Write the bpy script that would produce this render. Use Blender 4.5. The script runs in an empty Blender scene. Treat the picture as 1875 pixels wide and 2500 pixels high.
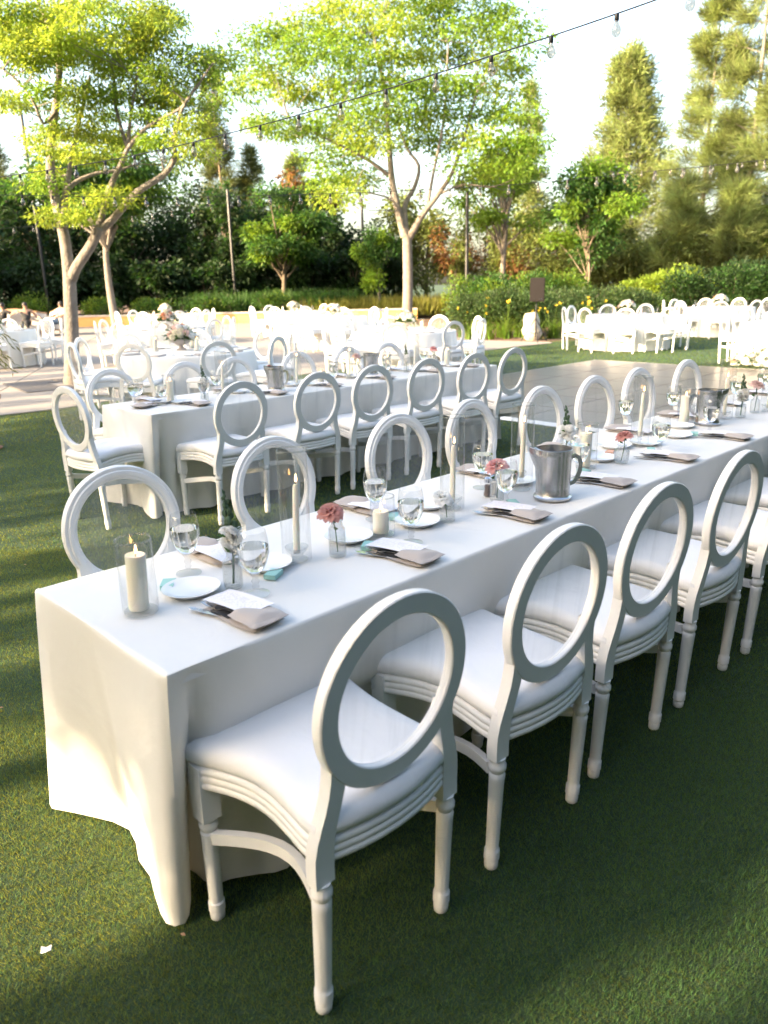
import bpy, math, random
import numpy as np
from mathutils import Vector, Matrix
RAD = math.radians
rng = np.random.default_rng(7)
random.seed(7)
SC = bpy.context.scene
COL = SC.collection
PI = math.pi

# ---------------------------------------------------------------- camera
F, PITCH, ROLL, CH = 1858., .291, -.023, 1.574      # focal length in photo pixels (1875 x 2500), radians, metres
cd = bpy.data.cameras.new('camera')
cam = bpy.data.objects.new('camera', cd); COL.objects.link(cam)
cd.sensor_fit = 'VERTICAL'; cd.sensor_height = 36.0; cd.lens = F / 2500 * 36.0
cd.clip_start = .05; cd.clip_end = 2000
_c, _s, _cr, _sr = math.cos(PITCH), math.sin(PITCH), math.cos(ROLL), math.sin(ROLL)
_fw = Vector((0, _c, -_s)); _r0 = Vector((1, 0, 0)); _u0 = Vector((0, _s, _c))
_rt = _r0 * _cr + _u0 * _sr; _up = -_r0 * _sr + _u0 * _cr
cam.matrix_world = Matrix(((_rt.x, _up.x, -_fw.x, 0), (_rt.y, _up.y, -_fw.y, 0), (_rt.z, _up.z, -_fw.z, CH), (0, 0, 0, 1)))
cd.dof.use_dof = True; cd.dof.focus_distance = 3.1; cd.dof.aperture_fstop = 3.2
SC.camera = cam

# ---------------------------------------------------------------- sky, sun, exposure
SUN_AZ, SUN_EL = RAD(242), RAD(18)                    # azimuth clockwise from +Y
w = bpy.data.worlds.new('World'); SC.world = w; w.use_nodes = True
nt = w.node_tree; bg = nt.nodes['Background']
sky = nt.nodes.new('ShaderNodeTexSky'); sky.sky_type = 'NISHITA'; sky.sun_disc = False
sky.sun_elevation = SUN_EL; sky.sun_rotation = SUN_AZ; sky.air_density = 1.0; sky.dust_density = 4.2; sky.ozone_density = .05
nt.links.new(sky.outputs[0], bg.inputs[0]); bg.inputs[1].default_value = .102
sl = bpy.data.lights.new('sun', 'SUN'); sl.energy = 3.4; sl.angle = RAD(.6); sl.color = (1, .77, .48)
sun = bpy.data.objects.new('sun', sl); COL.objects.link(sun)
SDIR = Vector((math.sin(SUN_AZ) * math.cos(SUN_EL), math.cos(SUN_AZ) * math.cos(SUN_EL), math.sin(SUN_EL)))
sun.rotation_euler = SDIR.to_track_quat('Z', 'Y').to_euler(); sun.location = SDIR * 40
SC.view_settings.view_transform = 'Standard'; SC.view_settings.look = 'None'
SC.view_settings.exposure = 3.0; SC.view_settings.gamma = 1.0; SC.view_settings.use_curve_mapping = False
SC.render.engine = 'CYCLES'
SC.cycles.use_denoising = True
SC.cycles.max_bounces = 10; SC.cycles.diffuse_bounces = 4; SC.cycles.glossy_bounces = 4
SC.cycles.transmission_bounces = 8; SC.cycles.transparent_max_bounces = 24
SC.cycles.caustics_reflective = False; SC.cycles.caustics_refractive = False
SC.cycles.sample_clamp_indirect = 6.0

# ---------------------------------------------------------------- photo pixel -> place
def ray(x, y):
    u = (x - 937.5) / F; v = (y - 1250) / F
    u0 = _cr * u + _sr * v; v0 = -_sr * u + _cr * v
    return Vector((u0, _c - v0 * _s, -_s - v0 * _c))
def G(x, y, z=0.):                                   # where the pixel's ray meets the level z
    r = ray(x, y); return Vector((0, 0, CH)) + r * ((z - CH) / r.z)
def D(x, y, Y):                                      # where the pixel's ray meets the distance Y
    r = ray(x, y); return Vector((0, 0, CH)) + r * (Y / r.y)
TH = .799
DV = Vector((math.sin(TH), math.cos(TH), 0)); NV = Vector((-math.cos(TH), math.sin(TH), 0)); O0 = Vector((-.485, 1.49, 0))
RZ = PI / 2 - TH
def T(s, t, z=0.): return O0 + DV * s + NV * t + Vector((0, 0, z))
TABLE_H = .762

# ---------------------------------------------------------------- materials
MATS = {}
def mat(name, col=(.8, .8, .8), rough=.5, metal=0., spec=.5, noise=None, bump=None, island=0., trans=None, sheen=0., sss=0., coat=0., bump2=None, dirt=None):
    """procedural material. noise=(scale, amount, other colour); bump=(scale, strength, distance); island = brightness spread per piece; trans = leaf translucency colour"""
    m = bpy.data.materials.new(name); m.use_nodes = True
    t = m.node_tree; n = t.nodes; L = t.links; p = n['Principled BSDF']
    p.inputs['Roughness'].default_value = rough; p.inputs['Metallic'].default_value = metal
    p.inputs['Specular IOR Level'].default_value = spec
    p.inputs['Base Color'].default_value = (*col, 1)
    if sheen: p.inputs['Sheen Weight'].default_value = sheen
    if coat: p.inputs['Coat Weight'].default_value = coat
    if sss:
        p.inputs['Subsurface Weight'].default_value = sss; p.inputs['Subsurface Radius'].default_value = (.02, .012, .006); p.inputs['Subsurface Scale'].default_value = .5
    tc = n.new('ShaderNodeTexCoord')
    out = None
    if noise:
        tx = n.new('ShaderNodeTexNoise'); tx.inputs['Scale'].default_value = noise[0]; tx.inputs['Detail'].default_value = 6
        L.new(tc.outputs['Object'], tx.inputs['Vector'])
        cr = n.new('ShaderNodeValToRGB'); cr.color_ramp.elements[0].position = .5 - noise[1] * .5; cr.color_ramp.elements[1].position = .5 + noise[1] * .5
        cr.color_ramp.elements[0].color = (*col, 1); cr.color_ramp.elements[1].color = (*noise[2], 1)
        L.new(tx.outputs['Fac'], cr.inputs[0]); out = cr.outputs[0]
    if island:
        g = n.new('ShaderNodeNewGeometry'); hs = n.new('ShaderNodeHueSaturation')
        mr = n.new('ShaderNodeMapRange'); mr.inputs['To Min'].default_value = 1 - island; mr.inputs['To Max'].default_value = 1 + island
        mh = n.new('ShaderNodeMapRange'); mh.inputs['To Min'].default_value = .5 - island * .06; mh.inputs['To Max'].default_value = .5 + island * .06
        L.new(g.outputs['Random Per Island'], mr.inputs[0]); L.new(g.outputs['Random Per Island'], mh.inputs[0])
        L.new(mr.outputs[0], hs.inputs['Value']); L.new(mh.outputs[0], hs.inputs['Hue'])
        if out: L.new(out, hs.inputs['Color'])
        else: hs.inputs['Color'].default_value = (*col, 1)
        out = hs.outputs[0]
    if dirt:                                         # scuffs and chips: small, sharp-edged spots of another colour
        td = n.new('ShaderNodeTexNoise'); td.inputs['Scale'].default_value = dirt[0]; td.inputs['Detail'].default_value = 8; td.inputs['Roughness'].default_value = .65
        oi = n.new('ShaderNodeObjectInfo'); ad = n.new('ShaderNodeVectorMath'); ad.operation = 'ADD'; L.new(tc.outputs['Object'], ad.inputs[0]); L.new(oi.outputs['Location'], ad.inputs[1]); L.new(ad.outputs[0], td.inputs['Vector'])
        rd = n.new('ShaderNodeMapRange'); rd.inputs['From Min'].default_value = dirt[1]; rd.inputs['From Max'].default_value = dirt[1] + .06; L.new(td.outputs['Fac'], rd.inputs[0])
        md = n.new('ShaderNodeMix'); md.data_type = 'RGBA'; L.new(rd.outputs[0], md.inputs[0]); md.inputs[7].default_value = (*dirt[2], 1)
        if out: L.new(out, md.inputs[6])
        else: md.inputs[6].default_value = (*col, 1)
        out = md.outputs[2]
    if out: L.new(out, p.inputs['Base Color'])
    if bump:
        tb = n.new('ShaderNodeTexNoise'); tb.inputs['Scale'].default_value = bump[0]; tb.inputs['Detail'].default_value = 5
        L.new(tc.outputs['Object'], tb.inputs['Vector'])
        b = n.new('ShaderNodeBump'); b.inputs['Strength'].default_value = bump[1]; b.inputs['Distance'].default_value = bump[2]
        L.new(tb.outputs['Fac'], b.inputs['Height']); L.new(b.outputs[0], p.inputs['Normal'])
        if bump2:
            tb2 = n.new('ShaderNodeTexNoise'); tb2.inputs['Scale'].default_value = bump2[0]; tb2.inputs['Detail'].default_value = 3; tb2.inputs['Distortion'].default_value = 1.2
            L.new(tc.outputs['Object'], tb2.inputs['Vector']); b2 = n.new('ShaderNodeBump'); b2.inputs['Strength'].default_value = bump2[1]; b2.inputs['Distance'].default_value = bump2[2]
            L.new(tb2.outputs['Fac'], b2.inputs['Height']); L.new(b2.outputs[0], b.inputs['Normal'])
    if trans:
        tr = n.new('ShaderNodeBsdfTranslucent'); mx = n.new('ShaderNodeMixShader'); mx.inputs[0].default_value = .45
        tr.inputs[0].default_value = (*trans, 1)
        if island:
            hs2 = n.new('ShaderNodeHueSaturation'); hs2.inputs['Color'].default_value = (*trans, 1); L.new(mr.outputs[0], hs2.inputs['Value']); L.new(mh.outputs[0], hs2.inputs['Hue']); L.new(hs2.outputs[0], tr.inputs[0])
        L.new(p.outputs[0], mx.inputs[1]); L.new(tr.outputs[0], mx.inputs[2]); L.new(mx.outputs[0], n['Material Output'].inputs['Surface'])
    MATS[name] = m; return m
def clear(name, tint=(1, 1, 1), ior=1.45, rough=.02, streak=0., bump=0.):
    """thin clear sheet: see-through with a Fresnel reflection, optional hazy streaks and scratches"""
    m = bpy.data.materials.new(name); m.use_nodes = True; t = m.node_tree; n = t.nodes; L = t.links
    n.remove(n['Principled BSDF'])
    tr = n.new('ShaderNodeBsdfTransparent'); tr.inputs[0].default_value = (*tint, 1)
    gl = n.new('ShaderNodeBsdfGlossy'); gl.inputs['Roughness'].default_value = rough
    # Schlick reflection that is the same from both sides of the sheet
    ge = n.new('ShaderNodeNewGeometry'); dt = n.new('ShaderNodeVectorMath'); dt.operation = 'DOT_PRODUCT'; L.new(ge.outputs['Normal'], dt.inputs[0]); L.new(ge.outputs['Incoming'], dt.inputs[1])
    ab = n.new('ShaderNodeMath'); ab.operation = 'ABSOLUTE'; L.new(dt.outputs['Value'], ab.inputs[0])
    om = n.new('ShaderNodeMath'); om.operation = 'SUBTRACT'; om.inputs[0].default_value = 1; L.new(ab.outputs[0], om.inputs[1])
    pw = n.new('ShaderNodeMath'); pw.operation = 'POWER'; pw.inputs[1].default_value = 4.; L.new(om.outputs[0], pw.inputs[0])
    f0 = ((ior - 1) / (ior + 1)) ** 2
    fr = n.new('ShaderNodeMath'); fr.operation = 'MULTIPLY_ADD'; fr.inputs[1].default_value = .75; fr.inputs[2].default_value = f0; L.new(pw.outputs[0], fr.inputs[0])
    if bump:
        tcb = n.new('ShaderNodeTexCoord'); vo = n.new('ShaderNodeTexVoronoi'); vo.inputs['Scale'].default_value = bump; L.new(tcb.outputs['Object'], vo.inputs['Vector'])
        bp = n.new('ShaderNodeBump'); bp.inputs['Strength'].default_value = .8; bp.inputs['Distance'].default_value = .004; L.new(vo.outputs['Distance'], bp.inputs['Height']); L.new(bp.outputs[0], gl.inputs['Normal']); L.new(bp.outputs[0], dt.inputs[0])
    mx = n.new('ShaderNodeMixShader'); L.new(fr.outputs[0], mx.inputs[0]); L.new(tr.outputs[0], mx.inputs[1]); L.new(gl.outputs[0], mx.inputs[2])
    last = mx.outputs[0]
    if streak:
        df = n.new('ShaderNodeBsdfDiffuse'); df.inputs[0].default_value = (.85, .87, .9, 1)
        tc = n.new('ShaderNodeTexCoord'); mp = n.new('ShaderNodeMapping'); mp.inputs['Scale'].default_value = (26, 26, 1.6)
        ns = n.new('ShaderNodeTexNoise'); ns.inputs['Scale'].default_value = 1.; ns.inputs['Detail'].default_value = 3
        L.new(tc.outputs['Object'], mp.inputs[0]); L.new(mp.outputs[0], ns.inputs['Vector'])
        r = n.new('ShaderNodeMapRange'); r.inputs['From Min'].default_value = .5; r.inputs['From Max'].default_value = .8; r.inputs['To Min'].default_value = streak * .55; r.inputs['To Max'].default_value = streak * 1.3
        L.new(ns.outputs['Fac'], r.inputs[0])
        m2 = n.new('ShaderNodeMixShader'); L.new(r.outputs[0], m2.inputs[0]); L.new(last, m2.inputs[1]); L.new(df.outputs[0], m2.inputs[2]); last = m2.outputs[0]
    L.new(last, n['Material Output'].inputs['Surface']); MATS[name] = m; return m
def solidglass(name, ior=1.45, tint=(1, 1, 1)):
    m = bpy.data.materials.new(name); m.use_nodes = True; t = m.node_tree; n = t.nodes; n.remove(n['Principled BSDF'])
    g = n.new('ShaderNodeBsdfGlass'); g.inputs['IOR'].default_value = ior; g.inputs['Color'].default_value = (*tint, 1); g.inputs['Roughness'].default_value = 0
    t.links.new(g.outputs[0], n['Material Output'].inputs['Surface']); MATS[name] = m; return m
def emit(name, col, e):
    m = bpy.data.materials.new(name); m.use_nodes = True; t = m.node_tree; n = t.nodes; n.remove(n['Principled BSDF'])
    g = n.new('ShaderNodeEmission'); g.inputs[0].default_value = (*col, 1); g.inputs[1].default_value = e
    t.links.new(g.outputs[0], n['Material Output'].inputs['Surface']); MATS[name] = m; return m

mat('white_paint', (.80, .80, .79), .40, spec=.45, noise=(7, .6, (.72, .715, .70)), bump=(90, .16, .002), dirt=(14, .72, (.52, .47, .42)))
mat('seat_fabric', (.78, .78, .785), .85, noise=(5, .7, (.72, .72, .735)), bump=(420, .25, .001), sheen=.15, bump2=(9, .35, .012))
mat('cloth', (.80, .795, .77), .85, noise=(3, .6, (.77, .765, .74)), bump=(600, .25, .0008), sheen=.1, trans=(.78, .72, .58), bump2=(4.5, .4, .016))
MATS['cloth'].node_tree.nodes['Mix Shader'].inputs[0].default_value = .13
clear('acrylic', (.95, .955, .955), 1.5, .04, .15)
clear('clear_glass', (.95, .955, .955), 1.85, .01)
clear('cut_glass', (.94, .95, .95), 1.8, .05, .04, 160.)
solidglass('stem_glass', 1.46)
clear('bulb_glass', (.70, .65, .58), 1.8, .08, .05)
solidglass('water', 1.33)
mat('wax', (.86, .82, .68), .5, sss=.3, bump=(60, .15, .001))
mat('wick', (.02, .018, .016), .9)
emit('flame', (1, .50, .16), 3.0)
mat('steel', (.60, .60, .60), .27, metal=1., noise=(260, .6, (.45, .45, .46)), bump=(380, .35, .0008))
mat('cutlery_steel', (.62, .62, .63), .16, metal=1.)
mat('napkin', (.42, .375, .345), .9, noise=(8, .6, (.37, .33, .305)), bump=(500, .25, .0008), sheen=.2)
mat('card', (.80, .78, .82), .7)
mat('ink_black', (.012, .011, .012), .5)
mat('porcelain', (.82, .83, .84), .12, spec=.5)
mat('teal_card', (.30, .55, .50), .6)
mat('maroon', (.16, .03, .05), .6)
mat('peach_card', (.75, .40, .25), .6)
mat('pepper', (.10, .065, .05), .7, noise=(300, .8, (.25, .18, .14)))
mat('salt', (.85, .85, .85), .7)
mat('concrete', (.235, .21, .19), .85, noise=(2.2, .7, (.28, .25, .225)), bump=(70, .25, .003))
mat('joint', (.16, .15, .14), .9)
mat('dance_panel', (.125, .105, .098), .30, spec=.4, noise=(3, .8, (.16, .135, .125)), bump=(9, .08, .002), island=.10)
mat('white_trim', (.72, .71, .69), .4)
mat('stucco', (.62, .36, .13), .9, noise=(3, .6, (.52, .29, .10)), bump=(60, .4, .01))
mat('wall_cap', (.42, .36, .31), .8, noise=(6, .7, (.5, .44, .38)), bump=(50, .3, .004))
mat('bark', (.135, .115, .098), .9, noise=(7, .6, (.24, .21, .185)), bump=(28, .9, .03))
mat('dark_bark', (.10, .075, .055), .9, noise=(9, .6, (.18, .14, .10)), bump=(30, .8, .02))
mat('black_metal', (.008, .008, .009), .45, noise=(20, .5, (.014, .014, .015)))
mat('iron', (.075, .066, .06), .6, noise=(20, .6, (.11, .095, .085)), bump=(60, .3, .002))
mat('speaker_black', (.010, .008, .008), .7, spec=.2, noise=(40, .5, (.013, .010, .010)))
mat('boulder', (.42, .36, .28), .9, noise=(5, .8, (.55, .49, .40)), bump=(14, .8, .05))
mat('mulch', (.10, .055, .035), .95, noise=(40, .8, (.17, .10, .06)), bump=(60, 1., .03))
mat('skin', (.32, .18, .12), .6)
mat('hair_dark', (.02, .014, .011), .5)
mat('black_cotton', (.018, .018, .02), .85)
mat('denim', (.10, .15, .22), .9)
mat('sofa_fabric', (.45, .42, .39), .9)
mat('sofa_wood', (.30, .16, .07), .5)
mat('shoe', (.09, .06, .045), .7)
mat('stone_bowl', (.40, .36, .33), .85, bump=(40, .5, .01))
mat('terracotta', (.23, .10, .05), .85, noise=(9, .7, (.32, .15, .08)), bump=(30, .5, .01))
mat('paper', (.8, .8, .8), .8)
LEAF = {
 'lime':   ((.175, .255, .030), (.42, .50, .05), .20),
 'fresh':  ((.115, .200, .022), (.26, .38, .03), .20),
 'mid':    ((.048, .105, .024), (.08, .17, .02), .32),
 'dark':   ((.027, .052, .018), (.03, .07, .010), .40),  # holly-dark leaf colour, partly standing in for shade behind the wall
 'olive':  ((.120, .145, .038), (.22, .25, .05), .32),
 'pine':   ((.155, .190, .060), (.25, .29, .08), .34),
 'bronze': ((.150, .080, .032), (.26, .12, .03), .32),
 'hedge':  ((.065, .105, .038), (.09, .15, .03), .40),
 'yellow': ((.150, .150, .028), (.26, .25, .03), .30),
 'lily':   ((.110, .180, .022), (.26, .36, .03), .35),
 'sprig':  ((.050, .105, .035), (.09, .18, .03), .30),
 'sage':   ((.120, .190, .120), (.16, .25, .12), .30),
 'needle': ((.085, .110, .035), (.16, .17, .04), .28)}
for k, (a, b, i) in LEAF.items():
    m = mat('leaf_' + k, a, .55, spec=.3, island=i, trans=b); t = m.node_tree; n = t.nodes      # brightness drift through a crown, standing in for lit tufts and dark gaps
    ns = n.new('ShaderNodeTexNoise'); ns.inputs['Scale'].default_value = 1.1; ns.inputs['Detail'].default_value = 3; t.links.new(n['Texture Coordinate'].outputs['Object'], ns.inputs['Vector'])
    for hs in [q for q in n if q.bl_idname == 'ShaderNodeHueSaturation']:
        v = hs.inputs['Value'].links[0].from_socket; mu = n.new('ShaderNodeMath'); mu.operation = 'MULTIPLY'; mr = n.new('ShaderNodeMapRange'); mr.inputs['From Min'].default_value = .32; mr.inputs['From Max'].default_value = .68; mr.inputs['To Min'].default_value = .68 if k not in ('pine', 'needle', 'olive', 'dark') else .45; mr.inputs['To Max'].default_value = 1.32 if k not in ('pine', 'needle', 'olive', 'dark') else 1.6
        t.links.new(ns.outputs['Fac'], mr.inputs[0]); t.links.new(mr.outputs[0], mu.inputs[0]); t.links.new(v, mu.inputs[1]); t.links.new(mu.outputs[0], hs.inputs['Value'])
for k, a in dict(white=(.90, .895, .87), cream=(.86, .80, .64), coral=(.70, .38, .33), pink=(.80, .46, .44), blush=(.80, .62, .56), peach=(.78, .42, .26), red=(.42, .05, .05), gold=(.85, .62, .06)).items():
    mat('petal_' + k, a, .6, island=.10, trans=a)
    MATS['petal_' + k].node_tree.nodes['Mix Shader'].inputs[0].default_value = .55

# lawn: soil-green base, patchy
def lawn_mat():
    m = mat('lawn', (.030, .058, .014), .9, bump=(260, 1., .012))
    t = m.node_tree; n = t.nodes; L = t.links
    tc = n['Texture Coordinate']
    a = n.new('ShaderNodeTexNoise'); a.inputs['Scale'].default_value = 55; a.inputs['Detail'].default_value = 8; a.inputs['Roughness'].default_value = .7
    b = n.new('ShaderNodeTexNoise'); b.inputs['Scale'].default_value = .9; b.inputs['Detail'].default_value = 4
    L.new(tc.outputs['Object'], a.inputs['Vector']); L.new(tc.outputs['Object'], b.inputs['Vector'])
    r1 = n.new('ShaderNodeValToRGB'); r1.color_ramp.elements[0].position = .3; r1.color_ramp.elements[1].position = .7
    r1.color_ramp.elements[0].color = (.012, .034, .012, 1); r1.color_ramp.elements[1].color = (.042, .085, .028, 1)
    L.new(a.outputs['Fac'], r1.inputs[0])
    mx = n.new('ShaderNodeMix'); mx.data_type = 'RGBA'; mx.blend_type = 'MULTIPLY'; mx.inputs[0].default_value = 1
    r2 = n.new('ShaderNodeValToRGB'); r2.color_ramp.elements[0].position = .3; r2.color_ramp.elements[1].position = .7
    r2.color_ramp.elements[0].color = (.8, .85, .8, 1); r2.color_ramp.elements[1].color = (1.2, 1.12, 1.0, 1)
    L.new(b.outputs['Fac'], r2.inputs[0]); L.new(r1.outputs[0], mx.inputs[6]); L.new(r2.outputs[0], mx.inputs[7])
    L.new(mx.outputs[2], n['Principled BSDF'].inputs['Base Color'])
lawn_mat()
mat('grass_blade', (.050, .118, .042), .6, spec=.2, island=.30, trans=(.38, .37, .04))

# ---------------------------------------------------------------- mesh helpers
class MB:
    def __init__(s): s.v = []; s.f = []
    def add(s, v, f):
        o = len(s.v); s.v += [tuple(p) for p in v]; s.f += [tuple(i + o for i in q) for q in f]; return s
    def box(s, c, size, rz=0., taper=1.):
        x, y, z = (a / 2 for a in size); C, S = math.cos(rz), math.sin(rz); v = []
        for dz, k in ((-z, 1.), (z, taper)):
            for dx, dy in ((-x, -y), (x, -y), (x, y), (-x, y)):
                a, b = dx * k, dy * k
                v.append((c[0] + a * C - b * S, c[1] + a * S + b * C, c[2] + dz))
        return s.add(v, [(3, 2, 1, 0), (4, 5, 6, 7), (0, 1, 5, 4), (1, 2, 6, 5), (2, 3, 7, 6), (3, 0, 4, 7)])
    def lathe(s, prof, seg=20, org=(0, 0, 0), flute=None, shear=(0, 0), cap=True, squash=1.):
        v = []; f = []
        for r, z in prof:
            for i in range(seg):
                k = r
                if flute and flute[0] < z < flute[1] and i % 2: k = r * flute[2]
                a = 2 * PI * i / seg
                v.append((org[0] + k * math.cos(a) + shear[0] * z, org[1] + squash * k * math.sin(a) + shear[1] * z, org[2] + z))
        for j in range(len(prof) - 1):
            for i in range(seg):
                a = j * seg + i; b = j * seg + (i + 1) % seg
                f.append((a, b, b + seg, a + seg))
        if cap:
            if prof[0][0] > 1e-4: f.append(tuple(reversed(range(seg))))
            if prof[-1][0] > 1e-4: f.append(tuple(range((len(prof) - 1) * seg, len(prof) * seg)))
        return s.add(v, f)
    def sweep(s, path, prof, up=(0, 0, 1), closed=False, cap=True, scale=None):
        """prof = (side, up) pairs swept along path; side = tangent x up"""
        P = [Vector(p) for p in path]; n = len(P); m = len(prof); v = []; f = []; up = Vector(up)
        for i, p in enumerate(P):
            a = P[(i - 1) % n] if (closed or i) else P[0]; b = P[(i + 1) % n] if (closed or i < n - 1) else P[-1]
            t = (b - a).normalized(); sd = t.cross(up)
            sd = sd.normalized() if sd.length > 1e-5 else Vector((1, 0, 0)); u2 = sd.cross(t).normalized()
            k = scale[i] if scale else 1.
            for q in prof: v.append(p + sd * q[0] * k + u2 * q[1] * k)
        for i in range(n if closed else n - 1):
            j = (i + 1) % n
            for q in range(m):
                r = (q + 1) % m; f.append((i * m + q, j * m + q, j * m + r, i * m + r))
        if cap and not closed: f.append(tuple(range(m))); f.append(tuple(reversed(range((n - 1) * m, n * m))))
        return s.add(v, f)
    def tube(s, pts, rad, seg=8, cap=True):
        P = [Vector(p) for p in pts]; n = len(P); v = []; f = []
        if not hasattr(rad, '__len__'): rad = [rad] * n
        t = (P[1] - P[0]).normalized(); nv = t.orthogonal().normalized()
        for i, p in enumerate(P):
            t = (P[min(i + 1, n - 1)] - P[max(i - 1, 0)]).normalized()
            nv = (nv - t * nv.dot(t)); nv = nv.normalized() if nv.length > 1e-6 else t.orthogonal().normalized(); b = t.cross(nv)
            for k in range(seg):
                a = 2 * PI * k / seg; v.append(p + (nv * math.cos(a) + b * math.sin(a)) * rad[i])
        for i in range(n - 1):
            for k in range(seg):
                q = (k + 1) % seg; f.append((i * seg + k, i * seg + q, (i + 1) * seg + q, (i + 1) * seg + k))
        if cap: f.append(tuple(reversed(range(seg)))); f.append(tuple(range((n - 1) * seg, n * seg)))
        return s.add(v, f)
    def ball(s, c, r, seg=12, rings=8):
        v = [(c[0], c[1], c[2] - r[2])]; f = []
        for j in range(1, rings):
            a = PI * j / rings - PI / 2
            for i in range(seg):
                b = 2 * PI * i / seg; v.append((c[0] + r[0] * math.cos(a) * math.cos(b), c[1] + r[1] * math.cos(a) * math.sin(b), c[2] + r[2] * math.sin(a)))
        v.append((c[0], c[1], c[2] + r[2]))
        for i in range(seg): f.append((0, 1 + (i + 1) % seg, 1 + i))
        for j in range(rings - 2):
            for i in range(seg): a = 1 + j * seg + i; b = 1 + j * seg + (i + 1) % seg; f.append((a, b, b + seg, a + seg))
        e = len(v) - 1; o = 1 + (rings - 2) * seg
        for i in range(seg): f.append((o + i, o + (i + 1) % seg, e))
        return s.add(v, f)
    def mesh(s, name, m, sharp=38, smooth=True):
        me = bpy.data.meshes.new(name); me.from_pydata(s.v, [], s.f); me.materials.append(MATS[m])
        if smooth: me.shade_smooth(); me.set_sharp_from_angle(angle=RAD(sharp))
        return me
    def build(s, name, m, parent=None, sharp=38, smooth=True):
        return obj(name, s.mesh(name, m, sharp, smooth), parent)
def obj(name, me, parent=None, loc=None, rz=0.):
    o = bpy.data.objects.new(name, me); COL.objects.link(o)
    if parent: o.parent = parent
    if loc is not None: o.location = loc
    if rz: o.rotation_euler.z = rz
    return o
def tag(o, label=None, cat=None, group=None, kind=None):
    if label: o['label'] = label
    if cat: o['category'] = cat
    if group: o['group'] = group
    if kind: o['kind'] = kind
    return o
def thing(name, label, cat, loc=(0, 0, 0), rz=0., group=None):
    o = bpy.data.objects.new(name, None); COL.objects.link(o); o.location = loc; o.rotation_euler.z = rz; o.empty_display_size = .1
    return tag(o, label, cat, group)
def stuff(o): o['kind'] = 'stuff'; return o
KIDS = {}
def clone(root, loc, rz=0., label=None, group=None, sc=None):
    """a copy of a thing with copies of its parts and their sub-parts (mesh data shared)"""
    def cp(o, par):
        c = o.copy(); COL.objects.link(c); c.parent = par
        for k in list(o.children): cp(k, c)
        return c
    r = cp(root, None); r.location = loc; r.rotation_euler.z = rz
    if sc: r.scale = (sc, sc, sc) if not hasattr(sc, '__len__') else sc
    if label: r['label'] = label
    if group: r['group'] = group
    return r
class Maker:
    """the first call places the thing itself, later calls place copies of it"""
    def __init__(s, root): s.root = root; s.used = False
    def __call__(s, loc, rz=0., label=None, group=None, sc=None):
        if s.used: return clone(s.root, loc, rz, label, group, sc)
        s.used = True; r = s.root; r.location = loc; r.rotation_euler.z = rz
        if sc: r.scale = (sc, sc, sc) if not hasattr(sc, '__len__') else sc
        if label: r['label'] = label
        if group: r['group'] = group
        return r
def raw_mesh(name, V, tri, m):
    """V (n,3) array, tri (k,3 or 4) array -> mesh, fast"""
    me = bpy.data.meshes.new(name); k, c = tri.shape
    me.vertices.add(len(V)); me.vertices.foreach_set('co', np.ascontiguousarray(V, np.float32).ravel())
    me.loops.add(k * c); me.loops.foreach_set('vertex_index', np.ascontiguousarray(tri, np.int32).ravel())
    me.polygons.add(k); me.polygons.foreach_set('loop_start', np.arange(0, k * c, c, dtype=np.int32))
    me.update(calc_edges=True); me.materials.append(MATS[m]); return me
def leaf_mesh(name, P, A, N, ln, wd, m, fold=.25):
    """one rhombic, slightly folded leaf per point: P base, A axis, N normal, ln length, wd width"""
    n = len(P); A = A / (np.linalg.norm(A, axis=1, keepdims=True) + 1e-9)
    S = np.cross(A, N); S /= (np.linalg.norm(S, axis=1, keepdims=True) + 1e-9); U = np.cross(S, A)
    ln = np.broadcast_to(ln, (n,))[:, None]; wd = np.broadcast_to(wd, (n,))[:, None]
    V = np.stack([P, P + A * ln * .45 - S * wd * .5 + U * wd * fold, P + A * ln, P + A * ln * .45 + S * wd * .5 + U * wd * fold], 1).reshape(-1, 3)
    b = np.arange(n) * 4
    tri = np.stack([np.stack([b, b + 1, b + 2], 1), np.stack([b, b + 2, b + 3], 1)], 1).reshape(-1, 3)
    return raw_mesh(name, V, tri, m)
def cloud(clumps, per, shell=.55, r=None):
    """points spread through flattened ellipsoids (x, y, z, rx, ry, rz); returns points and outward directions"""
    r = r or rng; C = np.asarray(clumps, float)
    if hasattr(per, '__len__'): idx = np.repeat(np.arange(len(C)), per)
    else: idx = np.repeat(np.arange(len(C)), per)
    n = len(idx); d = r.normal(size=(n, 3)); d /= np.linalg.norm(d, axis=1, keepdims=True)
    q = r.random(n) ** shell
    return C[idx, :3] + d * q[:, None] * C[idx, 3:6], d
# ================================================================= THE SETTING
def poly_sheet(name, pts, z, m, kind='structure'):
    me = bpy.data.meshes.new(name); me.from_pydata([(x, y, z) for x, y in pts], [], [tuple(range(len(pts)))]); me.materials.append(MATS[m])
    o = obj(name, me); o['kind'] = kind; return o
lawn = poly_sheet('lawn', [(-400, -200), (400, -200), (400, 600), (-400, 600)], 0, 'lawn')

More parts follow.
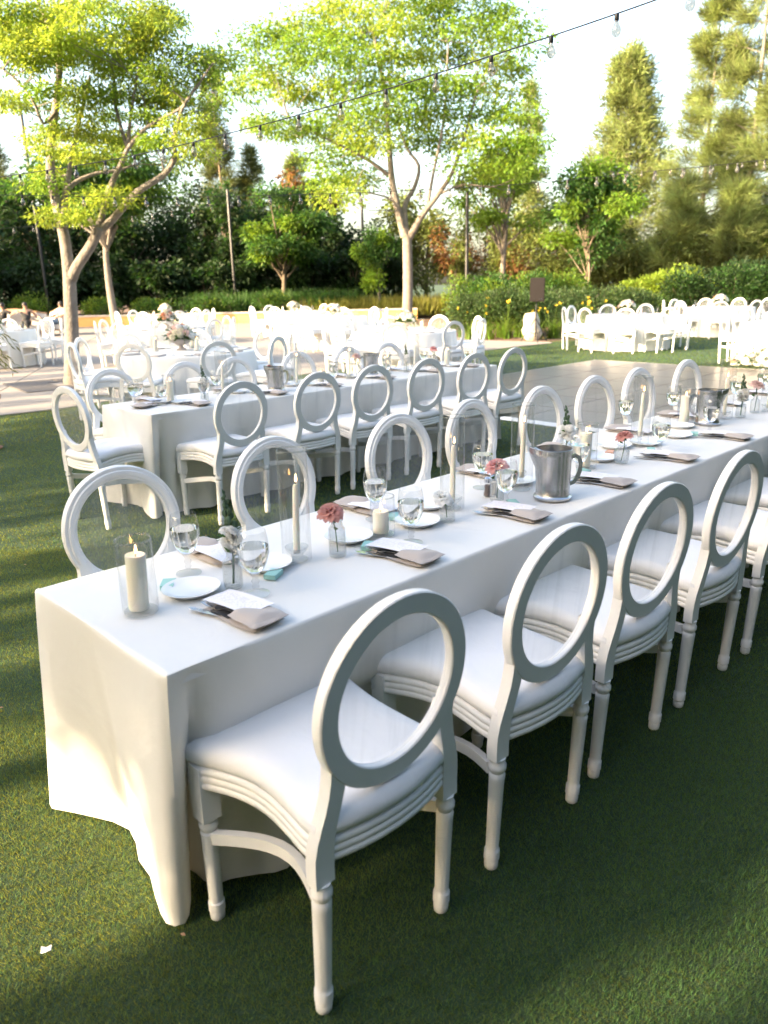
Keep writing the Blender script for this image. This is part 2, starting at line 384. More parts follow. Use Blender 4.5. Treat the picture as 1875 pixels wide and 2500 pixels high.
def clip(poly, a, b, c):                              # keep a*x + b*y <= c
    out = []
    for i, p in enumerate(poly):
        q = poly[(i + 1) % len(poly)]; dp = a * p[0] + b * p[1] - c; dq = a * q[0] + b * q[1] - c
        if dp <= 0: out.append(p)
        if (dp < 0 < dq) or (dq < 0 < dp): k = dp / (dp - dq); out.append((p[0] + (q[0] - p[0]) * k, p[1] + (q[1] - p[1]) * k))
    return out
PATIO = [(-40, 2.5), (-9, 7.6), (-6.2, 9.3), (-5.09, 10.12), (-4.48, 10.6), (-4.1, 11.2), (-3.1, 12.3), (-.9, 14.79), (.8, 16.6), (2.27, 18.19), (3.4, 19.3), (4.5, 20.2),
         (4.45, 20.5), (2.75, 21.75), (1.7, 25), (1.3, 35.3), (-40, 35.6)]
patio = poly_sheet('patio', PATIO, .004, 'joint')
def slab_mesh(poly, z0, z1):
    n = len(poly); mb = MB(); v = [(x, y, z1) for x, y in poly] + [(x, y, z0) for x, y in poly]
    mb.add(v, [tuple(range(n))] + [(i, i + n, (i + 1) % n + n, (i + 1) % n) for i in range(n)]); return mb
ang = RAD(14); ca, sa = math.cos(ang), math.sin(ang)
def grid_clip(poly, cell, gap, ox=0., oy=0.):
    xs = [x * ca + y * sa for x, y in poly]; ys = [-x * sa + y * ca for x, y in poly]; res = []
    for i in range(int((min(xs) - ox) // cell), int((max(xs) - ox) // cell) + 1):
        A = clip(clip(poly, ca, sa, (i + 1) * cell + ox - gap), -ca, -sa, -(i * cell + ox + gap))
        if len(A) < 3: continue
        for j in range(int((min(ys) - oy) // cell), int((max(ys) - oy) // cell) + 1):
            B = clip(clip(A, -sa, ca, (j + 1) * cell + oy - gap), sa, -ca, -(j * cell + oy + gap))
            if len(B) >= 3:
                ar = abs(sum(B[k][0] * B[(k + 1) % len(B)][1] - B[(k + 1) % len(B)][0] * B[k][1] for k in range(len(B)))) / 2
                if ar > .03: res.append(B)
    return res
for B in grid_clip(PATIO, 3.05, .012): slab_mesh(B, .004, .014).build('slab', 'concrete', patio, smooth=False)
BED = [(2.78, 21.8), (4.5, 20.55), (6.4, 21.6), (8.5, 24.4), (12, 26.5), (22, 29), (60, 40), (90, 90), (-90, 90), (-90, 36), (-40, 36), (1.4, 36), (1.75, 25)]
poly_sheet('planting_bed', BED, .006, 'mulch')
lawn2 = poly_sheet('bank', [(-90, 35.95), (1.5, 35.95), (1.8, 44), (-90, 44)], .36, 'mulch')

# low stucco wall at the back of the patio
wl = thing('retaining_wall', 'low orange stucco wall with a stone cap along the back of the patio', 'wall', (-14, 35.5, 0))
MB().box((0, 0, .22), (31.4, .32, .44)).build('body', 'stucco', wl, smooth=False)
for i in range(14):
    MB().box((-14.6 + i * 2.245, 0, .475), (2.235, .42, .07)).build('cap_stone', 'wall_cap', wl, smooth=False)
for x in (-9.2, 4.6): MB().box((x, -.168, .23), (.11, .02, .11)).build('step_light', 'white_trim', wl, smooth=False)

# dance floor: panels in a frame
dfl = thing('dance_floor', 'grey wood-look portable dance floor with a pale edge on the lawn', 'dance floor', T(6.65, .15), RZ)
NP, PS = 7, .928
MB().box((NP * PS / 2, NP * PS / 2, .008), (NP * PS, NP * PS, .012))  .build('underlay', 'white_trim', dfl, smooth=False)
pm = MB().box((0, 0, .0), (PS - .014, PS - .014, .014)).mesh('panel', 'dance_panel', smooth=False)
for i in range(NP):
    for j in range(NP): obj('panel', pm, dfl, ((i + .5) * PS, (j + .5) * PS, .0215))
for k in range(4):
    e = MB().sweep([(-.05, 0, 0), (NP * PS + .05, 0, 0)], [(0, .003), (0, .029), (.02, .027), (.09, .004)])
    o = e.build('edge_strip', 'white_trim', dfl); o.rotation_euler.z = k * PI / 2
    o.location = [(0, 0, 0), (NP * PS, 0, 0), (NP * PS, NP * PS, 0), (0, NP * PS, 0)][k]

# cast grate round the near patio tree
LT = G(178, 938)
gr = thing('tree_grate', 'dark slatted tree grate in the patio around the tall trunk', 'grate', (LT.x - .12, LT.y - .02, .014), RAD(38))
for k in range(16):
    y = -.75 + k * .1
    for sx in (-1, 1):
        x0 = .22 if abs(y) < .3 else .02
        MB().box((sx * (x0 + .8) / 2, y, .006), (.8 - x0, .082, .012)).build('slat', 'iron', gr, smooth=False)
for k in range(4):
    a = k * PI / 2; MB().box((.82 * math.cos(a), .82 * math.sin(a), .007), (.05, 1.66, .014), a).build('frame', 'iron', gr, smooth=False)

# ---------------------------------------------------------------- grass blades (nobody could count them)
def grass():
    P = []; Wd = []; Ht = []
    def zone(n, x0, x1, y0, y1, w_, h_, keep):
        p = np.stack([rng.uniform(x0, x1, n), rng.uniform(y0, y1, n)], 1); k = keep(p); p = p[k]
        P.append(p); Wd.append(np.full(len(p), w_)); Ht.append(np.full(len(p), h_))
    inview = lambda p: (np.abs(p[:, 0]) < p[:, 1] * .60 + 1.35)
    def off_patio(p):
        ok = np.ones(len(p), bool)
        # keep lawn side of the patio edge (polyline in x order)
        ex = np.array([q[0] for q in PATIO[:12]]); ey = np.array([q[1] for q in PATIO[:12]])
        ok &= p[:, 1] < np.interp(p[:, 0], ex, ey, right=60) - .03
        r = p - np.array([O0.x, O0.y]); s = r @ np.array([DV.x, DV.y]); t = r @ np.array([NV.x, NV.y])
        ok &= ~((s > 6.55) & (s < 13.3) & (t > .05) & (t < 6.75))
        return ok
    zone(470000, -2.7, 2.7, .7, 2.6, .0019, .0115, inview)
    zone(310000, -4, 4.1, 2.6, 4.6, .0027, .0125, inview)
    zone(160000, -6, 6.2, 4.6, 8.2, .0050, .0145, inview)
    zone(90000, -6.5, 8, 8.2, 13, .0085, .021, lambda p: inview(p) & off_patio(p))
    zone(60000, -2, 13, 13, 24, .014, .024, lambda p: inview(p) & off_patio(p))
    P = np.concatenate(P); Wd = np.concatenate(Wd)[:, None]; Ht = np.concatenate(Ht); n = len(P)
    cl = np.sin(P[:, 0] * 3.1 + np.sin(P[:, 1] * 2.3) * 1.7) * np.sin(P[:, 1] * 3.7 + np.sin(P[:, 0] * 1.9) * 1.3)
    Ht = Ht * rng.uniform(.55, 1.25, n) * (1 + .15 * cl)
    a = rng.uniform(0, 2 * PI, n); ln = rng.uniform(.25, 1.25, n)
    B = np.concatenate([P, np.zeros((n, 1))], 1)
    S = np.stack([-np.sin(a), np.cos(a), np.zeros(n)], 1) * Wd * .5
    Tp = B + np.stack([np.cos(a) * ln * Ht, np.sin(a) * ln * Ht, Ht], 1)
    V = np.stack([B - S, B + S, Tp], 1).reshape(-1, 3)
    me = raw_mesh('grass', V, np.arange(3 * n).reshape(-1, 3), 'grass_blade')
    tag(obj('grass', me), 'short green turf grass covering the lawn', 'grass', kind='stuff')
grass()

# ================================================================= CHAIRS
def make_chair():
    t = thing('dining_chair', 'white oval-back chair', 'chair')
    ZC, HX, HZ = .752, .194, .198; TILT = .09
    yb = lambda z: -.2245 - TILT * max(0., z - .42)
    b = MB()
    prof = [(.024, -.015), (.021, -.018), (-.021, -.018), (-.024, -.015), (-.024, .004), (-.020, .009), (-.014, .009), (-.010, .014), (-.004, .017), (.006, .017), (.010, .012), (.014, .013), (.021, .012), (.024, .007)]
    n = 56; v = []; f = []; m = len(prof)
    for i in range(n):
        a = 2 * PI * i / n; nx, nz = math.cos(a) / HX, math.sin(a) / HZ; k = math.hypot(nx, nz); nx /= k; nz /= k
        for p, q in prof:
            x = HX * math.cos(a) + nx * p; z = ZC + HZ * math.sin(a) + nz * p; v.append((x, yb(z) + q, z))
    for i in range(n):
        for q in range(m):
            r = (q + 1) % m; j = (i + 1) % n; f.append((i * m + q, i * m + r, j * m + r, j * m + q))
    b.add(v, f)
    for sx in (-1, 1):
        pts = [(.2, .363), (.2, .40), (.1995, .44), (.196, .475), (.188, .51), (.178, .545), (.170, .58), (.166, .62), (.168, .66)]
        path = [(sx * x, yb(z), z) for x, z in pts]
        wdt = [.0255, .0255, .0255, .024, .0225, .0215, .021, .021, .020]
        v = []; f = []
        for (x, y, z), hw in zip(path, wdt):
            for p, q in ((-1, -.0165), (1, -.0165), (1, .0165), (-1, .0165)):
                v.append((x + p * hw, y + q, z))
        for i in range(len(path) - 1):
            for q in range(4): r = (q + 1) % 4; f.append((i * 4 + q, i * 4 + r, i * 4 + 4 + r, i * 4 + 4 + q))
        f.append((3, 2, 1, 0)); b.add(v, f)
    b.build('back_frame', 'white_paint', t, 40)
    pn = MB(); n = 40; v = []
    for y_ in (-.002, .001):
        for i in range(n):
            a = 2 * PI * i / n; x, z = (HX - .019) * math.cos(a), ZC + (HZ - .019) * math.sin(a); v.append((x, yb(z) + y_, z))
    pn.add(v[:n], [tuple(range(n))]).build('clear_panel', 'acrylic', t, smooth=False)
    # seat outline: rear arc, sides drawn in, bowed front
    out = []
    for i in range(9): x = -.205 + .41 * i / 8; out.append((x, -.222 - .038 * (1 - (x / .205) ** 2), 0.))
    for i in range(1, 12): u = i / 12; out.append((.205 + .04 * u - .030 * math.sin(PI * u) ** 1.3, -.205 + .41 * u, math.sin(PI * u)))
    for i in range(9): x = .245 - .49 * i / 8; out.append((x, .212 + .036 * (1 - (x / .245) ** 2), 0.))
    for i in range(1, 12): u = 1 - i / 12; out.append((-(.205 + .04 * u - .030 * math.sin(PI * u) ** 1.3), -.205 + .41 * u, math.sin(PI * u)))
    rp = [(-.018, .0)]
    for k in range(3):
        for a in range(6): an = -PI / 2 + PI * (a + .5) / 6; rp.append((.002 + .0055 * math.cos(an), .0105 + k * .0195 + .0097 * math.sin(an)))
    rp += [(-.018, .061)]
    MB().sweep([(x, y, .405 + .018 * h) for x, y, h in out], rp, closed=True).build('seat_rail', 'white_paint', t, 50)
    cu = MB(); n = len(out); v = []; f = []
    rings = [(.95, .4655), (1.01, .470), (1.045, .482), (1.05, .495), (1.035, .508), (.99, .520), (.91, .528), (.72, .535), (.40, .539)]
    for k, z in rings:
        for x, y, h in out: v.append((x * k, (y + .005) * k - .005, z + .016 * h * (1 if k > .9 else .5)))
    for j in range(len(rings) - 1):
        for i in range(n): q = (i + 1) % n; f.append((j * n + i, j * n + q, j * n + n + q, j * n + n + i))
    f.append(tuple(reversed(range(n)))); f.append(tuple(range((len(rings) - 1) * n, len(rings) * n)))
    cu.add(v, f).build('cushion', 'seat_fabric', t, 70)
    rear = [(.0160, 0), (.0190, .004), (.0200, .020), (.0185, .027), (.0178, .029), (.0218, .033), (.0218, .062), (.0185, .066), (.0190, .078), (.0220, .296), (.0225, .312), (.0185, .319), (.0240, .331), (.0240, .343), (.0195, .350), (.0210, .364)]
    front = [(r, z * .86) for r, z in rear]
    rl = MB().lathe(rear, 20, flute=(.07, .30, .90), shear=(0, -.045)).mesh('leg', 'white_paint', 40)
    fl = MB().lathe(front, 20, flute=(.06, .26, .90)).box((0, 0, .390), (.052, .050, .156)).mesh('leg', 'white_paint', 40)
    for sx in (-1, 1):
        obj('leg', rl, t, (sx * .2, -.2095, 0)); obj('leg', fl, t, (sx * .222, .192, 0))
        path = [(sx * (.222 - .022 * u - .062 * math.sin(PI * u)), .175 - .375 * u, .258 + .062 * u) for u in [i / 10 for i in range(11)]]
        MB().sweep(path, [(-.010, -.016), (.010, -.016), (.010, .016), (-.010, .016)]).build('stretcher', 'white_paint', t, 30)
    return t
chair = Maker(make_chair())
ORD = ['first', 'second', 'third', 'fourth', 'fifth', 'sixth', 'seventh', 'eighth']
jit = lambda a: random.uniform(-a, a)
NEAR_F = [.322, .939, 1.499, 2.099, 2.71, 3.33]
NEAR_B = [.46, 1.17, 1.90, 2.50, 3.15, 3.77, 4.35, 5.05]
MID_F = [2.205, 2.88, 3.46, 4.09, 4.70, 5.30]
MID_B = [2.05, 2.72, 3.25, 3.95, 4.62, 5.2]
WT = .735
for i, s in enumerate(NEAR_F):
    chair(T(s, -.128 + (jit(.012) if i else 0)), RZ + (jit(.03) if i else 0), f'white oval-back chair, {ORD[i]} from the free end, open-lawn side of the dance-floor table', 'chairs along the long tables')
for i, s in enumerate(NEAR_B):
    chair(T(s, WT + .168 + jit(.02)), RZ + PI + jit(.05), f'white oval-back chair, {ORD[i]} from the free end, dance-floor side of that long table', 'chairs along the long tables')
MS0, MS1, MT0 = 1.755, 5.57, 3.335
for i, s in enumerate(MID_F):
    chair(T(s, MT0 - .128 + jit(.015)), RZ + jit(.04), f'white oval-back chair, {ORD[i]} from the sunlit end, lawn side of the patio-side table', 'chairs along the long tables')
for i, s in enumerate(MID_B):
    chair(T(s, MT0 + WT + .185 + jit(.02)), RZ + PI + jit(.05), f'white oval-back chair, {ORD[i]} from the sunlit end, patio side of the second long table', 'chairs along the long tables')
chair(T(1.62, 3.72), RZ - PI / 2 + .12, 'white oval-back chair at the head of the long table before the patio', 'chairs along the long tables')

# ================================================================= LONG TABLES AND THEIR CLOTHS
sst = lambda a, b, x: (lambda q: q * q * (3 - 2 * q))(min(1., max(0., (x - a) / (b - a))))
def folding_table(name_label, loc, rz, L, W):
    t = thing('folding_table', name_label, 'table', loc, rz)
    MB().box((L / 2, W / 2, TABLE_H - .022), (L - .03, W - .03, .034)).build('tabletop', 'white_trim', t, smooth=False)
    for x in (.22, L - .22):
        for y in (.26, W - .26): MB().tube([(x, y, 0), (x, y, TABLE_H - .04)], .014, 8).build('leg', 'black_metal', t)
NEAR_MAP = [((0, .735), (-.03, .80)), ((0, .68), (.0, .735)), ((0, .62), (.035, .67)), ((0, .55), (.07, .60)), ((0, .47), (.085, .53)), ((0, .435), (.078, .475)), ((0, .425), (.088, .46)), ((0, .36), (.055, .39)),
            ((0, .27), (.035, .31)), ((0, .18), (.012, .23)), ((0, .10), (-.008, .17)), ((0, .045), (-.012, .13)), ((0, .012), (.003, .105)), ((.004, 0), (.022, .100)), ((.018, 0), (.045, .115)), ((.034, 0), (.075, .155)),
            ((.05, 0), (.105, .205)), ((.066, 0), (.128, .26)), ((.08, 0), (.135, .225)), ((.10, 0), (.135, .185)), ((.13, 0), (.15, .15)), ((.18, 0), (.19, .14))]
def cloth(label, frame, L, W, cf, cb, near, far, lift=0., seed=0, over=0.):
    """cf, cb: chair positions along front and back (they push the drape in); near / far: does the cloth hang over that end"""
    rr = random.Random(seed); ph = [rr.uniform(0, 6.28) for _ in range(6)]
    def hem_in(s, chairs):
        h = .13
        for c in chairs: h -= .075 * math.exp(-((s - c) / .085) ** 2)
        return h + .010 * math.sin(9 * s + ph[0]) + .006 * math.sin(23 * s + ph[1])
    def inset(v, h):
        if v < .36: return .058 * sst(.02, .40, v)
        e = .058 + .082 * sst(.36, .52, v)
        return e + (h - .14) * sst(.5, 1., v)
    rowsv = [0, .004, .012, .03, .07, .12, .18, .25, .31, .36, .40, .44, .48, .53, .62, .72, .82, .91, 1.]
    cols = []                                        # each: list of (x, y, z) down the drape
    H = TABLE_H + .004 + lift
    def column(top, hem, out, mode, h=0., damp=1.):
        c = []
        for v in rowsv:
            z = H - v * (H - .012); e = .010
            edge = min(1., v / .012); rnd = math.sqrt(max(0., 1 - (1 - edge) ** 2))
            if mode == 'side':
                q = inset(v, h) * damp
                x = top[0] + (hem[0] - top[0]) * v * (1 - damp); y = top[1] + (hem[1] - top[1]) * v * (1 - damp) - out[1] * 0
                x -= out[0] * q; y -= out[1] * q
            else:
                g = v ** .85
                x = top[0] + (hem[0] - top[0]) * g; y = top[1] + (hem[1] - top[1]) * g
            x -= out[0] * e * (1 - rnd); y -= out[1] * e * (1 - rnd)
            wv = v * v * .004 * (math.sin(31 * (top[0] + top[1]) + ph[2]) + math.sin(17 * (top[0] - top[1]) + ph[3]))
            c.append((x + out[0] * wv, y + out[1] * wv, z - (.0015 if v < .004 else 0)))
        return c
    back = []; front = []
    xs = list(np.arange(.22, L - (.12 if far else 0), .035)) + ([L] if not far else [])
    if not near: xs = [0.] + [x for x in xs if x > .03]
    for s in xs: front.append(column((s, 0), (s, 0), (0, -1), 'side', hem_in(s, cf)))
    for s in xs: back.append(column((s, W), (s, W), (0, 1), 'side', hem_in(s, cb)))
    ring = list(reversed(back))
    if near:
        for s, hm in ((.17, (.14, .69)), (.12, (.08, .74)), (.08, (.03, .80)), (.04, (-.01, .83)), (.012, (-.03, .82))): ring.append(column((s, W), (hm[0], hm[1] - .735 + W), (-.3, .9), 'corner'))
        for a, hm in NEAR_MAP:
            k = W / .735; ring.append(column((a[0], a[1] * k), (hm[0], hm[1] * k), (-1, 0) if a[0] == 0 else (0, -1), 'corner'))
    brk = len(ring)
    ring += front
    if far:
        for s, hm in ((.09, (L - .06, .11)), (.05, (L - .01, .02)), (.015, (L + .03, -.04))): ring.append(column((L - s, 0), hm, (.3, -.9), 'corner'))
        for k in range(13):
            y = W * (k + .5) / 13; wv = .02 + .018 * math.sin(k * 1.9 + ph[4]); ring.append(column((L, y), (L + wv, y), (1, 0), 'corner'))
        for s, hm in ((.015, (L + .03, W + .04)), (.05, (L - .01, W - .02)), (.09, (L - .06, W - .11))): ring.append(column((L - s, W), hm, (.3, .9), 'corner'))
    mb = MB(); m = len(rowsv); n = len(ring)
    v = [p for c in ring for p in c]; f = []
    for i in range(n if (near and far) or far else n - 1):
        if not near and i == len(back) - 1: continue
        j = (i + 1) % n
        for k in range(m - 1): f.append((i * m + k, i * m + k + 1, j * m + k + 1, j * m + k))
    f.append(tuple(i * m for i in range(n)))
    mb.add(v, f); me = mb.mesh('tablecloth', 'cloth', 60)
    o = obj('tablecloth', me, None, frame[0], frame[1])
    return tag(o, label, 'tablecloth', 'cloths on the long tables')
secs = [(0, 1.60, True, False), (1.585, 2.76, False, False), (2.745, 3.95, False, False), (3.93, 5.75, False, True)]
for i, (a, b, ne, fa) in enumerate(secs):
    cf = [s - a for s in NEAR_F if a - .1 < s < b + .1]; cb = [s - a for s in NEAR_B if a - .1 < s < b + .1]
    nm = ['sunlit free-end', 'pitcher', 'coral-rose', 'far'][i]
    folding_table(f'folding table hidden under the {nm} cloth of the table by the dance floor', T(a, 0), RZ, b - a, WT)
    cloth(f'{["ivory cloth with deep corner fold, free end", "ivory cloth under the first steel pitcher", "ivory cloth after the second seam", "ivory cloth at the far end"][i]} of the table by the dance floor', (T(a, 0), RZ), b - a, WT, cf, cb, ne, fa, lift=.0015 * i, seed=i)
MS = [(MS0, 2.87, True, False), (2.855, 4.3, False, False), (4.285, MS1, False, True)]
for i, (a, b, ne, fa) in enumerate(MS):
    cf = [s - a for s in MID_F if a - .1 < s < b + .1]; cb = [s - a for s in MID_B if a - .1 < s < b + .1]
    folding_table(f'folding table hidden under the {["sunlit end", "middle", "far end"][i]} cloth of the table before the patio', T(a, MT0), RZ, b - a, WT)
    cloth(f'ivory cloth over the {["sunlit end", "middle", "dance-floor end"][i]} of the long table before the patio', (T(a, MT0), RZ), b - a, WT, cf, cb, ne, fa, lift=.0015 * i, seed=9 + i)

# ================================================================= ROUND TABLES
def round_cloth(Rr, seed, folds=26):
    rr = random.Random(seed); ph = [rr.uniform(0, 6.28) for _ in range(4)]; n = 156
    rows = [(-.012, 0., 0), (-.003, -.002, 0), (.004, -.012, 0), (.008, -.06, .1), (.014, -.16, .3), (.022, -.30, .55), (.030, -.45, .8), (.036, -.60, .95), (.040, -.752, 1.05)]
    H = TABLE_H + .004; v = []; f = []
    for dr, dz, k in rows:
        for i in range(n):
            a = 2 * PI * i / n; wv = math.sin(folds * a + 1.4 * math.sin(3 * a + ph[0]) + ph[1]); wv = wv * (.6 + .4 * math.sin(5 * a + ph[2]))
            r = Rr + dr + .034 * k * wv; v.append((r * math.cos(a), r * math.sin(a), H + dz))
    for j in range(len(rows) - 1):
        for i in range(n): q = (i + 1) % n; f.append((j * n + i, j * n + n + i, j * n + n + q, j * n + q))
    f.append(tuple(range(n))); return MB().add(v, f).mesh('tablecloth', 'cloth', 60)
ROUNDS = {  # key: (centre, radius, chairs, first angle, description)
 'one':   (Vector((-2.55, 10.25, 0)), .88, 9, .28, 'round table just behind the second long table'),
 'two':   (Vector((-4.45, 16.4, 0)), .88, 9, .1, 'patio round table halfway to the orange wall'),
 'three': (Vector((-6.3, 23.2, 0)), .88, 9, .4, 'patio round table nearest the orange wall'),
 'four':  (Vector((-2.75, 25.2, 0)), .88, 9, .2, 'far patio round table before the green shrubs'),
 'five':  (Vector((-1.2, 20.4, 0)), .88, 9, .05, 'patio round table in front of the large tree'),
 'six':   (Vector((.45, 13.7, 0)), .88, 9, .35, 'round table where patio, lawn and hedge meet'),
 'seven': (Vector((5.72, 18.15, 0)), .90, 9, .22, 'lawn round table beyond the dance floor'),
 'eight': (Vector((9.35, 21.6, 0)), .90, 9, .1, 'lawn round table beside the dark hedge'),
 'left':  (Vector((-8.55, 17.3, 0)), .88, 9, .35, 'patio round table next to the cream sofas')}
rcm = [round_cloth(.88, 1), round_cloth(.90, 2)]
for key, (c, Rr, nch, a0, desc) in ROUNDS.items():
    zg = .0142 if key not in ('seven', 'eight') else 0.
    t = thing('round_table', f'table under the cloth, {desc}', 'table', (c.x, c.y, zg), 0)
    MB().lathe([(Rr - .02, TABLE_H - .04), (Rr - .015, TABLE_H - .012), (Rr - .02, TABLE_H - .002)], 48).build('tabletop', 'white_trim', t)
    for k in range(4):
        a = PI / 4 + k * PI / 2; MB().tube([(.5 * math.cos(a), .5 * math.sin(a), 0), (.45 * math.cos(a), .45 * math.sin(a), TABLE_H - .04)], .015, 8).build('leg', 'black_metal', t)
    o = obj('tablecloth', rcm[0 if Rr < .89 else 1], None, (c.x, c.y, zg), random.uniform(0, 6)); tag(o, f'pleated ivory cloth on the {desc}', 'tablecloth', 'cloths on the round tables')
    for k in range(nch):
        a = a0 + 2 * PI * k / nch + jit(.05); rad = Rr + .27 + jit(.05)
        chair((c.x + rad * math.cos(a), c.y + rad * math.sin(a), zg), a + PI / 2 + jit(.12), f'white oval-back chair drawn up to the {desc}', f'chairs at the {desc}')
# a third long table past the dance floor, flowers at its foot
HS, HT = 13.75, 3.40
folding_table('folding table hidden under the sunlit cloth past the dance floor', T(HS, HT), RZ, 2.7, WT)
tag(cloth('sunlit white cloth over the table past the dance floor, flowers at its foot', (T(HS, HT), RZ), 2.7, WT, [], [.45, 1.05, 1.65, 2.25], True, True, seed=31), group='cloths on the long tables')
for k in range(4): chair(T(HS + .42 + .6 * k, HT + WT + .19), RZ + PI + jit(.05), f'white oval-back chair, {ORD[k]} from the flowers, at the table past the dance floor', 'chairs past the dance floor')

# ================================================================= TABLEWARE
ZT = TABLE_H + .0065
def TP(x, y, lift=0.): p = G(x, y, ZT); p.z = ZT + lift; return p
# ---- water goblet
def make_goblet():
    t = thing('water_goblet', 'stemmed glass of water', 'glass')
    st = [(.0, .0), (.034, .0005), (.0345, .003), (.022, .0065), (.008, .0095), (.0062, .016), (.0095, .022), (.0065, .028), (.0105, .036), (.0065, .043), (.0085, .049), (.013, .056)]
    MB().lathe(st, 24).build('stem', 'clear_glass', t, 60)
    bo = [(.010, .056), (.022, .066), (.032, .085), (.0385, .108), (.0390, .126), (.0365, .148), (.0330, .166), (.0325, .1668)]
    MB().lathe(bo, 28, cap=False).build('bowl', 'clear_glass', t, 60)
    wa = [(.0, .058), (.010, .0585), (.0213, .0665), (.0312, .0855), (.0370, .108), (.0374, .128), (.0, .128)]
    MB().lathe(wa, 28, cap=False).build('water', 'water', t, 60)
    return t
goblet = Maker(make_goblet())
# ---- bread plate
def make_plate():
    pr = [(0, .004), (.050, .004), (.052, .001), (.056, .001), (.060, .006), (.079, .0145), (.0805, .0155), (.080, .017), (.062, .0115), (.052, .008), (0, .0075)]
    return tag(MB().lathe(pr, 40, cap=False).build('bread_plate', 'porcelain', None, 50), 'small round white bread plate', 'plate')
plate = Maker(make_plate())
# ---- folded napkin pocket (long side along +y, seat side at y = 0)
def make_napkin():
    t = thing('napkin', 'folded taupe napkin', 'napkin')
    def pillow(x0, x1, y0, y1, z0, z1, nx=10, ny=8, seed=1, skew=0., bulge=.004):
        r = random.Random(seed); v = []; f = []
        for top in (0, 1):
            for j in range(ny + 1):
                for i in range(nx + 1):
                    u, w_ = i / nx, j / ny; e = (1 - (2 * u - 1) ** 8) * (1 - (2 * w_ - 1) ** 8)
                    z = z0 + (z1 - z0) * (.5 + (top - .5) * e) + (bulge * math.sin(5 * u + 3 * w_ + seed) * e * top)
                    v.append((x0 + (x1 - x0) * u + skew * w_ + .002 * math.sin(9 * w_ + seed), y0 + (y1 - y0) * w_ + .002 * math.sin(7 * u + seed), z))
        n = (nx + 1) * (ny + 1)
        for j in range(ny):
            for i in range(nx):
                a = j * (nx + 1) + i; q = (a, a + 1, a + nx + 2, a + nx + 1); f.append(tuple(reversed(q))); f.append(tuple(k + n for k in q))
        for i in range(nx): f.append((i, i + 1, i + 1 + n, i + n)); a = ny * (nx + 1) + i; f.append((a + 1, a, a + n, a + 1 + n))
        for j in range(ny): a = j * (nx + 1); b = a + nx + 1; f.append((b, a, a + n, b + n)); a += nx; b += nx; f.append((a, b, b + n, a + n))
        return MB().add(v, f)
    pillow(-.052, .052, .0, .215, .0, .0085, seed=2, bulge=.003).build('under_fold', 'napkin', t, 50)
    pillow(-.056, .056, -.008, .108, .009, .029, seed=5, skew=.008, bulge=.006).build('pocket', 'napkin', t, 50)
    pillow(-.055, .055, -.014, .03, .013, .025, seed=8, bulge=.003).build('rolled_edge', 'napkin', t, 50)
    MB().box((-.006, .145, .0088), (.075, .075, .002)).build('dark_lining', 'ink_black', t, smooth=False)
    return t
napkin = Maker(make_napkin())
# ---- printed menu card: text as faint grey lines of print
def card_print():
    m = MATS['card']; t = m.node_tree; n = t.nodes; L = t.links
    tc = n['Texture Coordinate']; sp = n.new('ShaderNodeSeparateXYZ'); L.new(tc.outputs['Object'], sp.inputs[0])
    wv = n.new('ShaderNodeMath'); wv.operation = 'MULTIPLY'; wv.inputs[1].default_value = 150; L.new(sp.outputs[1], wv.inputs[0])
    fr = n.new('ShaderNodeMath'); fr.operation = 'FRACT'; L.new(wv.outputs[0], fr.inputs[0])
    lt = n.new('ShaderNodeMath'); lt.operation = 'LESS_THAN'; lt.inputs[1].default_value = .35; L.new(fr.outputs[0], lt.inputs[0])
    ns = n.new('ShaderNodeTexNoise'); ns.inputs['Scale'].default_value = 140; L.new(tc.outputs['Object'], ns.inputs['Vector'])
    g2 = n.new('ShaderNodeMath'); g2.operation = 'GREATER_THAN'; g2.inputs[1].default_value = .52; L.new(ns.outputs['Fac'], g2.inputs[0])
    ab = n.new('ShaderNodeMath'); ab.operation = 'ABSOLUTE'; L.new(sp.outputs[0], ab.inputs[0])
    in1 = n.new('ShaderNodeMath'); in1.operation = 'LESS_THAN'; in1.inputs[1].default_value = .028; L.new(ab.outputs[0], in1.inputs[0])
    m1 = n.new('ShaderNodeMath'); m1.operation = 'MULTIPLY'; L.new(lt.outputs[0], m1.inputs[0]); L.new(g2.outputs[0], m1.inputs[1])
    m2 = n.new('ShaderNodeMath'); m2.operation = 'MULTIPLY'; L.new(m1.outputs[0], m2.inputs[0]); L.new(in1.outputs[0], m2.inputs[1])
    mx = n.new('ShaderNodeMix'); mx.data_type = 'RGBA'; mx.inputs[6].default_value = (.80, .78, .82, 1); mx.inputs[7].default_value = (.55, .53, .60, 1)
    L.new(m2.outputs[0], mx.inputs[0]); L.new(mx.outputs[2], n['Principled BSDF'].inputs['Base Color'])
card_print()
def make_card():
    v = []; f = []
    for j in range(7):
        for i in range(2): v.append((-.046 + .092 * i, -.09 + .18 * j / 6, .0035 * math.sin(PI * j / 6)))
    for j in range(6): f.append((2 * j, 2 * j + 1, 2 * j + 3, 2 * j + 2))
    n = len(v); v += [(x, y, z - .0008) for x, y, z in v]; f += [tuple(reversed([k + n for k in q])) for q in f[:]]
    for j in range(6): f += [(2 * j + 1, 2 * j + 1 + n, 2 * j + 3 + n, 2 * j + 3), (2 * j, 2 * j + 2, 2 * j + 2 + n, 2 * j + n)]
    f += [(0, n, n + 1, 1), (12, 13, 13 + n, 12 + n)]
    return tag(MB().add(v, f).build('menu_card', 'card', None, 30), 'white printed menu card', 'menu card')
menu = Maker(make_card())
